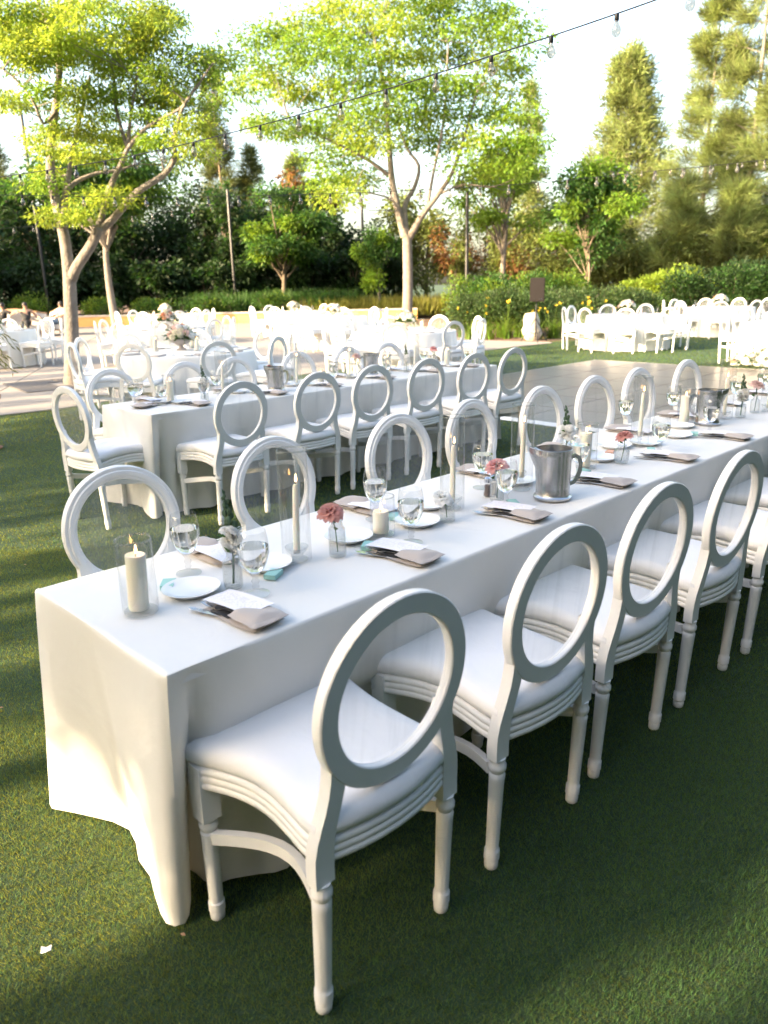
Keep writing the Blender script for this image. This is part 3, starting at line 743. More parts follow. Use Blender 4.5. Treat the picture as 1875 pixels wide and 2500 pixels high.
def make_fork():
    t = thing('fork', 'steel dinner fork', 'fork')
    MB().sweep([(0, -.105, .004), (0, -.06, .006), (0, 0, .004), (0, .03, .003)], [(-.007, -.0012), (.007, -.0012), (.007, .0012), (-.007, .0012)], scale=[1.25, 1., .5, .45]).build('handle', 'cutlery_steel', t)
    MB().sweep([(0, .028, .003), (0, .042, .001), (0, .058, .002)], [(-.012, -.001), (.012, -.001), (.012, .001), (-.012, .001)], scale=[.35, .95, 1.]).build('neck', 'cutlery_steel', t)
    tm = MB().sweep([(0, .055, .002), (0, .08, .003), (0, .102, .008)], [(-.0019, -.0009), (.0019, -.0009), (.0019, .0009), (-.0019, .0009)], scale=[1, 1, .6]).mesh('tine', 'cutlery_steel')
    for x in (-.0096, -.0032, .0032, .0096): obj('tine', tm, t, (x, 0, 0))
    return t
fork = Maker(make_fork())
def make_knife():
    t = thing('knife', 'steel table knife', 'knife')
    MB().sweep([(0, -.11, .003), (0, -.05, .003), (0, .0, .003)], [(-.007, -.002), (.007, -.002), (.007, .002), (-.007, .002)], scale=[1.1, 1., .7]).build('handle', 'cutlery_steel', t)
    MB().sweep([(0, -.002, .003), (.001, .05, .003), (.003, .095, .003), (.006, .112, .003)], [(-.0085, -.0007), (.0085, -.0007), (.0085, .0007), (-.0085, .0007)], scale=[.7, 1.1, 1., .2]).build('blade', 'cutlery_steel', t)
    return t
knife = Maker(make_knife())
def make_box(sleeve, inner, label):
    t = thing('favor_box', label, 'box')
    MB().box((0, 0, .007), (.056, .036, .014)).build('sleeve', sleeve, t, smooth=False)
    MB().box((.0287, 0, .007), (.0025, .0335, .011)).build('drawer', inner, t, smooth=False)
    return t
tealbox = Maker(make_box('teal_card', 'maroon', 'small teal favour box with a maroon end'))
peachbox = Maker(make_box('peach_card', 'maroon', 'small peach favour box'))
# ---- candles and glass cylinders
def flame_mesh():
    return MB().lathe([(0, 0), (.0024, .003), (.0036, .007), (.0032, .012), (.0017, .019), (0, .027)], 10, cap=False).mesh('flame', 'flame')
FLAME = flame_mesh(); WICK = MB().tube([(0, 0, 0), (.001, 0, .007), (.0025, 0, .011)], .0011, 6).mesh('wick', 'wick')
def make_pillar(r, h, label):
    t = thing('pillar_candle', label, 'candle')
    MB().lathe([(0, .001), (r * .96, .001), (r, .004), (r, h - .004), (r * .97, h), (r * .85, h + .0005), (r * .7, h - .004), (0, h - .006)], 28, cap=False).build('wax', 'wax', t, 50)
    w_ = obj('wick', WICK, t, (0, 0, h - .006)); obj('flame', FLAME, t, (.002, 0, h + .002)); return t
def make_cyl(r, h, label, base=True):
    t = thing('hurricane_glass', label, 'glass cylinder')
    MB().lathe([(r, .0), (r, h)], 36, cap=False).build('cylinder', 'clear_glass', t, 60)
    MB().lathe([(r - .0026, h - .003), (r + .0006, h - .003), (r + .0006, h + .0015), (r - .0026, h + .0015), (r - .0026, h - .003)], 36, cap=False).build('rim', 'cut_glass', t, 60)
    if base: MB().lathe([(0, .0005), (r - .003, .0005), (r - .003, .006), (0, .005)], 36, cap=False).build('base', 'cut_glass', t, 60)
    return t
pil_tall = Maker(make_pillar(.026, .150, 'tall ivory pillar candle')); pil_short = Maker(make_pillar(.027, .075, 'short ivory pillar candle'))
cyl_mid = Maker(make_cyl(.046, .200, 'clear glass cylinder')); cyl_low = Maker(make_cyl(.041, .135, 'clear glass cylinder')); cyl_tall = Maker(make_cyl(.045, .345, 'tall clear hurricane glass', False))
def make_taper(h, label):
    t = thing('taper_candle', label, 'candle')
    MB().lathe([(0, 0), (.0105, .0), (.0105, .02), (.0100, h * .6), (.0085, h - .01), (.0055, h - .001), (0, h)], 16, cap=False).build('wax', 'wax', t, 50)
    obj('wick', WICK, t, (0, 0, h - .002)); obj('flame', FLAME, t, (.002, 0, h + .006)); return t
taper = Maker(make_taper(.215, 'lit ivory taper candle'))
def make_holder(stem, label):
    if stem: pr = [(0, 0), (.037, .0005), (.038, .004), (.02, .011), (.008, .018), (.007, .030), (.013, .036), (.0075, .043), (.010, .052), (.019, .060), (.0205, .074), (.019, .076), (.0125, .064), (.0120, .050), (0, .049)]
    else: pr = [(0, 0), (.033, .0005), (.034, .004), (.022, .010), (.016, .014), (.024, .024), (.034, .034), (.037, .043), (.0355, .044), (.030, .036), (.0125, .032), (.0120, .022), (0, .021)]
    return tag(MB().lathe(pr, 24, cap=False).build('candle_holder', 'cut_glass', None, 30), label, 'candle holder')
hold_low = Maker(make_holder(False, 'low ribbed glass candle holder')); hold_stem = Maker(make_holder(True, 'stemmed glass candle holder'))
# ---- bud vases and flowers
def make_vase(kind, label):
    t = thing('bud_vase', label, 'vase')
    if kind == 'bottle': pr = [(0, .001), (.024, .001), (.027, .006), (.0275, .07), (.026, .080), (.015, .090), (.0135, .105), (.0165, .112), (.0145, .112), (.0115, .103), (.0125, .088), (.024, .078), (.0252, .008), (0, .006)]
    elif kind == 'cut': pr = [(0, .001), (.026, .001), (.0275, .006), (.0265, .088), (.019, .100), (.0175, .112), (.020, .116), (.018, .116), (.0155, .111), (.017, .098), (.024, .086), (.0252, .008), (0, .006)]
    elif kind == 'jar': pr = [(0, .001), (.027, .001), (.031, .008), (.036, .05), (.034, .060), (.022, .072), (.021, .085), (.025, .090), (.023, .090), (.019, .084), (.020, .070), (.032, .058), (.0335, .050), (.029, .01), (0, .006)]
    else: pr = [(0, .001), (.029, .001), (.031, .006), (.031, .062), (.0295, .064), (.028, .062), (.028, .01), (0, .006)]
    MB().lathe(pr, 8 if kind == 'square' else 24, cap=False, flute=(.008, .075, .93) if kind != 'bottle' else None).build('glass', 'cut_glass', t, 25)
    return t
VASE = {k: Maker(make_vase(k, l)) for k, l in (('bottle', 'small clear bottle vase'), ('cut', 'slim cut-glass vase'), ('jar', 'squat cut-glass vase'), ('square', 'low square cut-glass vase'))}
def petals(m, r=.03, n=34, seed=0, open_=1.):
    g = np.random.default_rng(seed); V = []; Fc = []
    for k in range(n):
        u = (k + .5) / n; a = k * 2.39996; el = 1.45 - 1.55 * u * open_; rr = r * (.35 + .65 * u)
        ax = np.array([math.cos(a) * math.cos(el), math.sin(a) * math.cos(el), math.sin(el)])
        sd = np.array([-math.sin(a), math.cos(a), 0]); up = np.cross(ax, sd) * -1
        base = np.array([math.cos(a), math.sin(a), 0]) * r * .15 * u; ln = r * (.75 + .35 * u); wd = r * (.55 + .45 * u)
        o = len(V)
        for j, (p, w_, c) in enumerate(((0, .3, 0), (.45, 1., -.10), (.8, 1.05, .0), (1., .6, .16))):
            for sg in (-1, 0, 1):
                cur = (abs(sg) * .22) * wd
                V.append(tuple(base + ax * ln * p + sd * sg * w_ * wd * .5 * (1 + g.normal() * .06) - np.cross(sd, ax) * (cur + c * ln) * -1))
        for j in range(3):
            for i in range(2): q = o + j * 3 + i; Fc.append((q, q + 1, q + 4, q + 3))
    mb = MB(); mb.add(V, Fc); return mb.mesh('bloom', 'petal_' + m, 80)
BLOOM = {c: petals(c, .031, 36, i) for i, c in enumerate(('coral', 'white', 'pink', 'blush', 'peach', 'cream', 'red'))}
def flower(col, label, foot, head, size=1., leaf=True, group=None, cat='flower', name='ranunculus', tilt=(.25, .1)):
    t = thing(name, label, cat, foot, 0, group)
    h = Vector(head) - Vector(foot); m = h * .55 + Vector((.006, -.004, 0))
    MB().tube([(0, 0, 0), m, h * .97], [.0018, .0019, .0022], 6).build('stem', 'leaf_sprig', t)
    b = obj('bloom', BLOOM[col], t, h - Vector((0, 0, .008))); b.scale = (size,) * 3; b.rotation_euler = (tilt[0], tilt[1], random.uniform(0, 6))
    if leaf:
        n = 9; r_ = np.random.default_rng(int(abs(h.x * 1e4)) + 3); u = r_.uniform(.55, .95, n)[:, None]; P = np.array(h)[None] * u
        A = r_.normal(size=(n, 3)) * [1, 1, .6]; obj('leaves', leaf_mesh('leaves', P, A, r_.normal(size=(n, 3)), .030, .014, 'leaf_sprig'), t)
    return t
def stock(label, foot, top, group=None):
    """stem of white stock: florets low down, green buds above"""
    t = thing('stock_flower', label, 'flower', foot, 0, group); h = Vector(top) - Vector(foot); L_ = h.length
    c = lambda u: h * u + Vector((.010 * math.sin(u * 3), .004 * math.sin(u * 4), 0))
    MB().tube([c(i / 8) for i in range(9)], [.0036 - .0016 * i / 8 for i in range(9)], 6).build('stem', 'leaf_sage', t)
    bm = BLOOM['white']
    for k in range(11):
        u = .36 + .24 * k / 11; a = k * 2.4; o = obj('floret', bm, t, c(u) + Vector((.016 * math.cos(a), .016 * math.sin(a), 0))); o.scale = (.56,) * 3; o.rotation_euler = (random.uniform(-1, 1), random.uniform(-1, 1), a)
    b = MB()
    for k in range(12):
        u = .62 + .37 * k / 12; a = k * 2.4; r = .0068 * (1.35 - k / 14); p = c(u) + Vector((.010 * (1.2 - k / 14) * math.cos(a), .010 * (1.2 - k / 14) * math.sin(a), .002)); b.ball(p, (r, r, r * 1.4), 6, 5)
    b.build('buds', 'leaf_sage', t)
    n = 8; r_ = np.random.default_rng(5); P = np.array([c(.22 + .05 * k) for k in range(n)]); A = r_.normal(size=(n, 3)) * [1, 1, .5] + [0, 0, .5]
    obj('leaves', leaf_mesh('leaves', P, A, r_.normal(size=(n, 3)), .045, .012, 'leaf_sprig'), t); return t
# ---- steel water pitcher
def make_pitcher():
    t = thing('water_pitcher', 'beaded steel water pitcher', 'pitcher'); v = []; f = []; seg = 40
    pr = [(.0, .003), (.070, .003), (.073, .006), (.073, .012), (.066, .016), (.0635, .020), (.0645, .05), (.066, .12), (.067, .170), (.068, .176), (.067, .182), (.0675, .196), (.0660, .197), (.0650, .182), (.0635, .10), (.0620, .03), (0, .026)]
    for r, z in pr:
        for i in range(seg):
            a = 2 * PI * i / seg; k = r; zz = z; d = (a - PI + PI) % (2 * PI) - PI
            d = abs((a - PI))
            if z > .11: k = r + .030 * math.exp(-(d / .30) ** 2) * min(1., (z - .11) / .075); zz = z + .010 * math.exp(-(d / .25) ** 2) * max(0, (z - .17) / .027)
            v.append((k * math.cos(a), k * math.sin(a), zz))
    for j in range(len(pr) - 1):
        for i in range(seg): q = (i + 1) % seg; f.append((j * seg + i, j * seg + q, j * seg + seg + q, j * seg + seg + i))
    MB().add(v, f).build('jug', 'steel', t, 40)
    pts = [(.064, 0, .158), (.082, 0, .166), (.097, 0, .157), (.104, 0, .134), (.102, 0, .106), (.094, 0, .080), (.080, 0, .062), (.064, 0, .056)]
    MB().sweep(pts, [(-.008, -.0035), (.008, -.0035), (.008, .0035), (-.008, .0035)], up=(0, 1, 0)).build('handle', 'cutlery_steel', t)
    MB().sweep([(-.058, -.038, .188), (-.078, 0, .196), (-.058, .038, .188)], [(-.002, -.008), (.002, -.008), (.002, .008), (-.002, .008)]).build('ice_guard', 'cutlery_steel', t)
    return t
pitcher = Maker(make_pitcher())
def make_shaker(fill, label):
    t = thing('shaker', label, 'shaker')
    MB().lathe([(0, .001), (.0165, .001), (.0165, .006), (.0125, .03), (.0135, .058)], 8, cap=False).build('glass', 'clear_glass', t, 20)
    MB().lathe([(0, .003), (.0150, .003), (.0115, .03), (.0118, .045), (0, .045)], 8, cap=False).build('filling', fill, t, 20)
    MB().lathe([(.0138, .056), (.0142, .060), (.0138, .072), (.008, .077), (0, .078)], 16, cap=False).build('cap', 'cutlery_steel', t, 40)
    return t
pepper = Maker(make_shaker('pepper', 'glass pepper shaker with steel cap')); salt = Maker(make_shaker('salt', 'glass salt shaker with steel cap'))

# ---------------------------------------------------------------- the table by the dance floor, piece by piece (photo pixels of each foot)
LN = 'on the long table by the dance floor'
def setting(s, t, side, where, grp, near=True, gl=None, pl=None):
    """napkin + menu + cutlery (+ goblet, plate) for the seat at s; side = +1 when the seat is on the -n side"""
    rz = RZ if side > 0 else RZ + PI
    def at(dx, dy, z=ZT): return T(s + dx * side, t + dy * side, z)
    napkin(at(jit(.01), .028), rz + jit(.06), f'folded taupe napkin pocket {where}', grp)
    a = rz + .10 + jit(.05)
    m = menu(at(.006, .178, ZT + .0225), a, f'white menu card {where}', grp); m.rotation_euler.x = -.03
    f1 = fork(at(-.030, .155, ZT + .011), rz + .18, f'steel fork in a napkin {where}', grp)
    fork(at(.012, .165, ZT + .012), rz - .06, f'steel fork in a napkin {where}', grp)
    k = knife(at(-.052, .165, ZT + .003), rz + .32, f'steel knife beside a napkin {where}', grp)
    if gl is not None: goblet(at(*gl), random.uniform(0, 6), f'stemmed goblet of water {where}', grp, 1.1)
    if pl is not None: plate(at(*pl), random.uniform(0, 6), f'white bread plate {where}', grp)
wf = 'on the lawn side of the table by the dance floor'; wb = 'on the dance-floor side of the long lawn table'
gf, gb = 'place settings, lawn side', 'place settings, dance-floor side'
for s in (.305, .895, 1.475, 2.08, 2.66, 3.30): setting(s, 0., 1, wf, gf)
for s in (.50, 1.17, 1.86, 2.5, 3.13, 3.75, 4.35, 4.95): setting(s, WT, -1, wb, gb)
for i, (x, y) in enumerate([(626, 1451), (1004, 1326), (1234, 1242), (1412, 1165), (1609, 1109), (1731, 1059)]):
    goblet(TP(x, y), i, f'stemmed goblet of water {wf}', gf, 1.1)
for i, (x, y) in enumerate([(461, 1400), (918, 1268), (1177, 1191), (1388, 1118), (1525, 1040), (1640, 1015), (1793, 985), (1860, 962)]):
    goblet(TP(x, y), i, f'stemmed goblet of water {wb}', gb, 1.1)
for x, y in [(468, 1445), (852, 1316), (1019, 1278), (1465, 1122), (1652, 1066)]: plate(TP(x, y), 0, f'white bread plate {wf}', gf)
for x, y in [(649, 1383), (1045, 1236), (1260, 1178), (1500, 1092), (1659, 1043), (1575, 1085)]: plate(TP(x, y), 0, f'white bread plate {wb}', gb)
for (x, y, r, l) in [(411, 1432, .9, 'beside the pillar candle'), (668, 1407, .5, 'behind a bread plate by the taper candle'), (899, 1337, .6, 'beside the coral-flower vase'), (1252, 1232, .9, 'near the first pitcher'),
                     (1425, 1154, 1.2, 'behind the first pitcher'), (1589, 1101, .5, 'by the coral-rose vase'), (1695, 1062, .4, 'by the second pillar candle'), (960, 1265, .8, 'behind the low candle cylinder')]:
    tealbox(TP(x, y), RZ + r, f'small teal favour box {l}, long lawn table', 'favour boxes')
peachbox(TP(1489, 1108), RZ + .3, 'small peach favour box beside a bread plate on the long lawn table')
for x, y, tall, l in [(345, 1493, 1, 'nearest the free end of the long lawn table'), (935, 1305, 0, 'between goblets past the coral-flower vase'), (1430, 1142, 1, 'behind the first steel pitcher'), (1672, 1034, 1, 'beside the second steel pitcher')]:
    p = TP(x, y); (cyl_mid if tall else cyl_low)(p, 0, f'clear glass cylinder around the pillar candle {l}'); q = p + Vector((-.006, .004, .007))
    c = (pil_tall if tall else pil_short)(q, 1., f'{"tall" if tall else "short"} lit ivory pillar candle {l}')
    if x == 345: c.rotation_euler = (0, .045, 0)
for i, (x, y, st, l) in enumerate([(726, 1366, 0, 'left of the coral-flower vase'), (1104, 1240, 0, 'behind the white-flower vase'), (1272, 1195, 1, 'behind the first pitcher'), (1560, 1089, 1, 'beside the coral-rose vase'), (1767, 1022, 0, 'beyond the second pitcher'), (1873, 1005, 0, 'farthest along the lawn table')]):
    p = TP(x, y); g = f'{l}'
    (hold_stem if st else hold_low)(p, 0, f'{"stemmed" if st else "low ribbed"} glass candle holder {l}')
    cyl_tall(p, 0, f'tall hurricane glass around the taper {l}')
    tp = taper(p + Vector((0, 0, .052 if st else .0235)), 0, f'lit ivory taper candle {l}'); tp.rotation_euler = (jit(.03), jit(.03), 0)
for x, y, k, l, hx, hy, col, sz in [(571, 1434, 'bottle', 'with white stock near the free end', 0, 0, None, 1), (825, 1356, 'cut', 'with a coral ranunculus', 806, 1246, 'coral', 1.15), (1091, 1271, 'square', 'with a white ranunculus', 1078, 1213, 'white', 1.2),
        (1213, 1223, 'bottle', 'with a pale pink ranunculus by the pepper', 1213, 1135, 'pink', 1.25), (1379, 1125, 'bottle', 'with white stock behind the first pitcher', 0, 0, None, 1), (1516, 1131, 'jar', 'with a coral rose', 1524, 1062, 'coral', 1.1),
        (1807, 1019, 'square', 'with white stock beyond the second pitcher', 0, 0, None, 1), (1841, 1008, 'bottle', 'with a blush ranunculus beyond the second pitcher', 1848, 938, 'blush', 1.3), (1700, 1012, 'square', 'with a pink ranunculus by the second pitcher', 1742, 975, 'pink', 1.2)]:
    p = TP(x, y); hv = {'bottle': .110, 'cut': .114, 'jar': .088, 'square': .062}[k]
    VASE[k](p, .4, f'{dict(bottle="clear bottle", cut="slim cut-glass", jar="squat cut-glass", square="low square cut-glass")[k]} vase {l}')
    if col: flower(col, f'{col} ranunculus bloom in the vase {l}', p + Vector((0, 0, .012)), D(hx, hy, p.y), sz)
    else: stock(f'stem of white stock flowers in the vase {l}', p + Vector((0, 0, .012)), p + Vector((-.01, 0, .285 if x < 600 else .26)))
flower('white', 'white ranunculus lying low behind a goblet past the coral-rose vase', TP(1612, 1080), TP(1605, 1060) + Vector((0, 0, .05)), 1.1)
pitcher(TP(1348, 1216), RZ - .72, 'beaded steel water pitcher nearest the free end of the long lawn table', 'steel water pitchers')
pitcher(TP(1726, 1036), RZ + 2.1, 'beaded steel water pitcher beside the tall pillar candle on the long lawn table', 'steel water pitchers')
pepper(TP(1190, 1211), 0, 'glass pepper shaker by the pale pink ranunculus', 'shakers'); pepper(TP(1703, 1037), 0, 'glass pepper shaker by the second pitcher', 'shakers')
salt(TP(1718, 1038), 0, 'glass salt shaker by the second pitcher', 'shakers'); salt(TP(1204, 1205), 0, 'glass salt shaker by the pale pink ranunculus', 'shakers')

# ---------------------------------------------------------------- the long table before the patio
wm = 'on the long table before the patio'; gm = 'place settings before the patio'
for s in (2.2, 2.88, 3.46, 4.09, 4.70, 5.25): setting(s, MT0, 1, wm, gm, gl=(.10, .20), pl=(-.03, .30))
for s in (2.05, 2.72, 3.25, 3.95, 4.62, 5.15): setting(s, MT0 + WT, -1, wm, gm, gl=(.10, .20), pl=(-.03, .30))
goblet(TP(330, 989), 0, f'stemmed goblet of water {wm}', gm); goblet(TP(397, 989), 0, f'stemmed goblet of water {wm}', gm)
napkin(TP(337, 998), RZ - PI / 2 + .5, 'folded taupe napkin at the head of the table before the patio'); menu(TP(352, 992, .022), RZ - 1.2, 'white menu card at the head of the table before the patio')
for s, t, kind, l in [(2.13, .40, 'pillar', 'nearest the sunlit end'), (2.55, .34, 'taper', 'second from the sunlit end'), (3.32, .40, 'taper', 'behind the steel pitcher'), (3.55, .36, 'low', 'right of the steel pitcher'), (3.9, .38, 'taper', 'at the middle'),
                      (4.35, .36, 'pillar', 'past the middle'), (4.75, .38, 'taper', 'toward the dance floor'), (5.2, .36, 'pillar', 'next to the dance-floor end')]:
    p = T(s, MT0 + t, ZT)
    if kind == 'taper':
        hold_low(p, 0, f'low glass candle holder {l} of the table before the patio'); cyl_tall(p, 0, f'tall hurricane glass {l} of the table before the patio'); taper(p + Vector((0, 0, .0235)), 0, f'ivory taper candle {l} of the table before the patio')
    else:
        (cyl_mid if kind == 'pillar' else cyl_low)(p, 0, f'glass cylinder with a candle {l} of the table before the patio'); (pil_tall if kind == 'pillar' else pil_short)(p + Vector((0, 0, .007)), 0, f'lit ivory pillar candle {l} of the table before the patio')
for s, t, k, col, l in [(2.36, .30, 'square', None, 'near the sunlit end'), (3.02, .33, 'cut', 'red', 'left of the pitcher'), (4.05, .42, 'bottle', 'blush', 'past the middle'), (4.55, .3, 'bottle', None, 'third along'), (5.0, .33, 'bottle', 'pink', 'toward the dance floor')]:
    p = T(s, MT0 + t, ZT); VASE[k](p, 0, f'cut-glass bud vase {l} on the table before the patio')
    if col: flower(col, f'{col} flower in the vase {l} on the table before the patio', p + Vector((0, 0, .012)), p + Vector((-.02, .0, .19)), .8 if col == 'red' else 1.15)
    else: stock(f'stem of white stock {l} on the table before the patio', p + Vector((0, 0, .012)), p + Vector((-.01, 0, .26)))
pitcher(TP(675, 956), RZ - 1.0, 'bright steel water pitcher on the table before the patio', 'steel water pitchers'); pitcher(T(4.22, MT0 + .44, ZT), RZ + 2., 'steel water pitcher past the middle of the table before the patio', 'steel water pitchers')

# ---------------------------------------------------------------- round-table settings and centrepieces
def make_goblet_far():
    m = MB().lathe([(0, 0), (.034, .0005), (.0345, .003), (.008, .0095), (.0065, .045), (.010, .056), (.032, .085), (.039, .115), (.033, .166)], 14, cap=False)
    return tag(m.build('water_goblet', 'clear_glass', None, 60), 'stemmed water goblet', 'glass')
gob_far = Maker(make_goblet_far())
def make_napkin_far():
    return tag(MB().box((0, .10, .009), (.105, .21, .018), 0, .94).build('napkin', 'napkin', None, 30), 'folded taupe napkin', 'napkin')
nap_far = Maker(make_napkin_far())
def centrepiece(c, desc, seed, R_=.26, Hh=.34, nb=26, bowl=True, cat='flowers', name='centrepiece', label=None):
    t = thing(name, label or f'bowl of white flowers on the {desc}', cat, c, 0, 'flower centrepieces' if not label else None); g = np.random.default_rng(seed)
    if bowl: MB().lathe([(0, 0), (.07, 0), (.06, .015), (.035, .03), (.03, .06), (.09, .09), (.14, .125), (.15, .15), (.14, .15), (0, .13)], 24, cap=False).build('bowl', 'stone_bowl', t, 50)
    z0 = .16 if bowl else .10
    cols = ['white', 'white', 'cream', 'white', 'peach', 'blush', 'cream', 'white']
    for k in range(nb):
        a = k * 2.4; u = math.sqrt((k + .5) / nb); p = (R_ * .72 * u * math.cos(a), R_ * .72 * u * math.sin(a), z0 + (Hh - z0) * (1 - u * u) * .75 + .02)
        o = obj('bloom', BLOOM[cols[int(g.integers(0, 8))]], t, p); k2 = g.uniform(1.1, 1.9); o.scale = (k2,) * 3; o.rotation_euler = (-.9 * u * math.sin(a), .9 * u * math.cos(a), 0)
    n = 260; d = g.normal(size=(n, 3)); d[:, 2] = np.abs(d[:, 2]) * .45 - .1; d /= np.linalg.norm(d, axis=1, keepdims=True)
    P = d * [R_ * .7, R_ * .7, (Hh - z0) * .8] * g.uniform(.3, 1, (n, 1)) + [0, 0, z0]
    stuff(obj('foliage', leaf_mesh('foliage', P, d + g.normal(size=(n, 3)) * .35, g.normal(size=(n, 3)) + [0, 0, 1.5], g.uniform(.06, .11, n), .026, 'leaf_sprig'), t)); return t
for i, (key, (c, Rr, nch, a0, desc)) in enumerate(ROUNDS.items()):
    zt = ZT + (.0142 if key not in ('seven', 'eight') else 0.); near_ = key in ('one', 'six', 'seven', 'two')
    off = {'one': (-.12, .2), 'two': (.05, -.1)}.get(key, (0, 0))
    centrepiece((c.x + off[0], c.y + off[1], zt), desc, 40 + i, nb=30 if key == 'one' else 20, Hh=.40 if key in ('two', 'three') else .34)
    for k in range(3):
        a = a0 + 1.1 + k * 2.1; p = Vector((c.x + off[0] + .34 * math.cos(a), c.y + off[1] + .34 * math.sin(a), zt))
        if k < 2 or near_:
            cyl_mid(p, 0, f'glass cylinder with a candle on the {desc}', 'candle glasses on the round tables'); pil_tall(p + Vector((0, 0, .007)), 0, f'ivory pillar candle on the {desc}', 'candles on the round tables')
    for k in range(nch):
        a = a0 + 2 * PI * k / nch; r1 = Rr - .24
        if near_ or k % 2 == 0: nap_far((c.x + (Rr - .04) * math.cos(a), c.y + (Rr - .04) * math.sin(a), zt), a + PI / 2, f'folded taupe napkin on the {desc}', 'napkins on the round tables')
        gob_far((c.x + r1 * math.cos(a + .22), c.y + r1 * math.sin(a + .22), zt), 0, f'stemmed water goblet on the {desc}', 'goblets on the round tables')
        if near_: plate((c.x + (Rr - .16) * math.cos(a - .2), c.y + (Rr - .16) * math.sin(a - .2), zt), 0, f'white bread plate on the {desc}', 'plates on the round tables')
centrepiece(T(HS - .22, HT + .30), '', 77, .62, .46, 40, False, 'flowers', 'ground_flowers', 'mound of white and blush flowers on the grass against the sunlit cloth')
# ================================================================= TREES
def smooth(pts, k=3):
    """Catmull-Rom through the points"""
    P = [Vector(p) for p in pts]; out = []
    for i in range(len(P) - 1):
        a, b, c, d = P[max(i - 1, 0)], P[i], P[i + 1], P[min(i + 2, len(P) - 1)]
        for j in range(k):
            t = j / k; out.append(.5 * ((2 * b) + (c - a) * t + (2 * a - 5 * b + 4 * c - d) * t * t + (3 * b - a - 3 * c + d) * t ** 3))
    out.append(P[-1]); return out
def limb(mb, pts, r0, r1, seg=10, k=3):
    q = smooth(pts, k); n = len(q); mb.tube(q, [r0 + (r1 - r0) * (i / (n - 1)) ** .8 for i in range(n)], seg); return q
def crown_leaves(t, clumps, per, ln, wd, kind, droop=.35, seed=0, name='crown', shell=.6):
    g = np.random.default_rng(seed); P, d = cloud(clumps, per, shell, g); n = len(P)
    A = d * [1, 1, .5] + g.normal(size=(n, 3)) * .55 + [0, 0, -droop]
    N = g.normal(size=(n, 3)) * .55 + [0, 0, 1.]
    return stuff(obj(name, leaf_mesh(name, P, A, N, ln * g.uniform(.7, 1.25, n), wd * g.uniform(.75, 1.2, n), 'leaf_' + kind), t))
def photo_tree(name, label, base, Y, sc, origin, trunk, limbs, clumps, rx, rz, per, ln, wd, kind, r0, depth, seed, second=None):
    """a tree traced limb by limb: sc/origin turn crop coordinates into photo pixels; depth gives every limb and clump its own distance"""
    g = np.random.default_rng(seed); t = thing(name, label, 'tree', base, 0)
    def w_(p, dy=0.): return D(origin[0] + p[0] * sc, origin[1] + p[1] * sc, Y + dy) - Vector(base)
    mb = MB(); tk = [Vector((0, 0, -.05)), Vector((0, 0, .12))] + [w_(p) for p in trunk]
    q = smooth(tk, 4); n = len(q); mb.tube(q, [r0 * (1.35 if i == 0 else 1.12 if i < 4 else 1. - .25 * i / n) for i in range(n)], 16)
    nodes = list(q[n // 2:])
    for pts, ra, rb, dy in limbs:
        m = len(pts); path = [w_(p, dy * (i / (m - 1))) for i, p in enumerate(pts)]; nodes += limb(mb, path, ra, rb)[2:]
    cl = []; 
    for p in clumps:
        dy = g.uniform(-depth, depth); c = w_(p, dy); k = g.uniform(.75, 1.3); cl.append((c.x, c.y, c.z, rx * k, rx * k, rz * k))
        a = min(nodes, key=lambda e: (e - c).length + (2 if e.z > c.z else 0)); 
        mid = (a + c) / 2 + Vector((g.normal() * .08, g.normal() * .08, -.06)) * (c - a).length
        rr = r0 * (.10 if (c - a).length > rx * 3 else .07); mb.tube([a, mid, c], [rr, rr * .7, rr * .3], 5)
    mb.build('trunk', 'bark', t, 60)
    cl = np.array(cl)
    if second:
        h = g.random(len(cl)) < second[1]; crown_leaves(t, cl[h], per, ln, wd, second[0], seed=seed + 1); cl = cl[~h]
    crown_leaves(t, cl, per, ln, wd, kind, seed=seed); return t
S1 = .3918
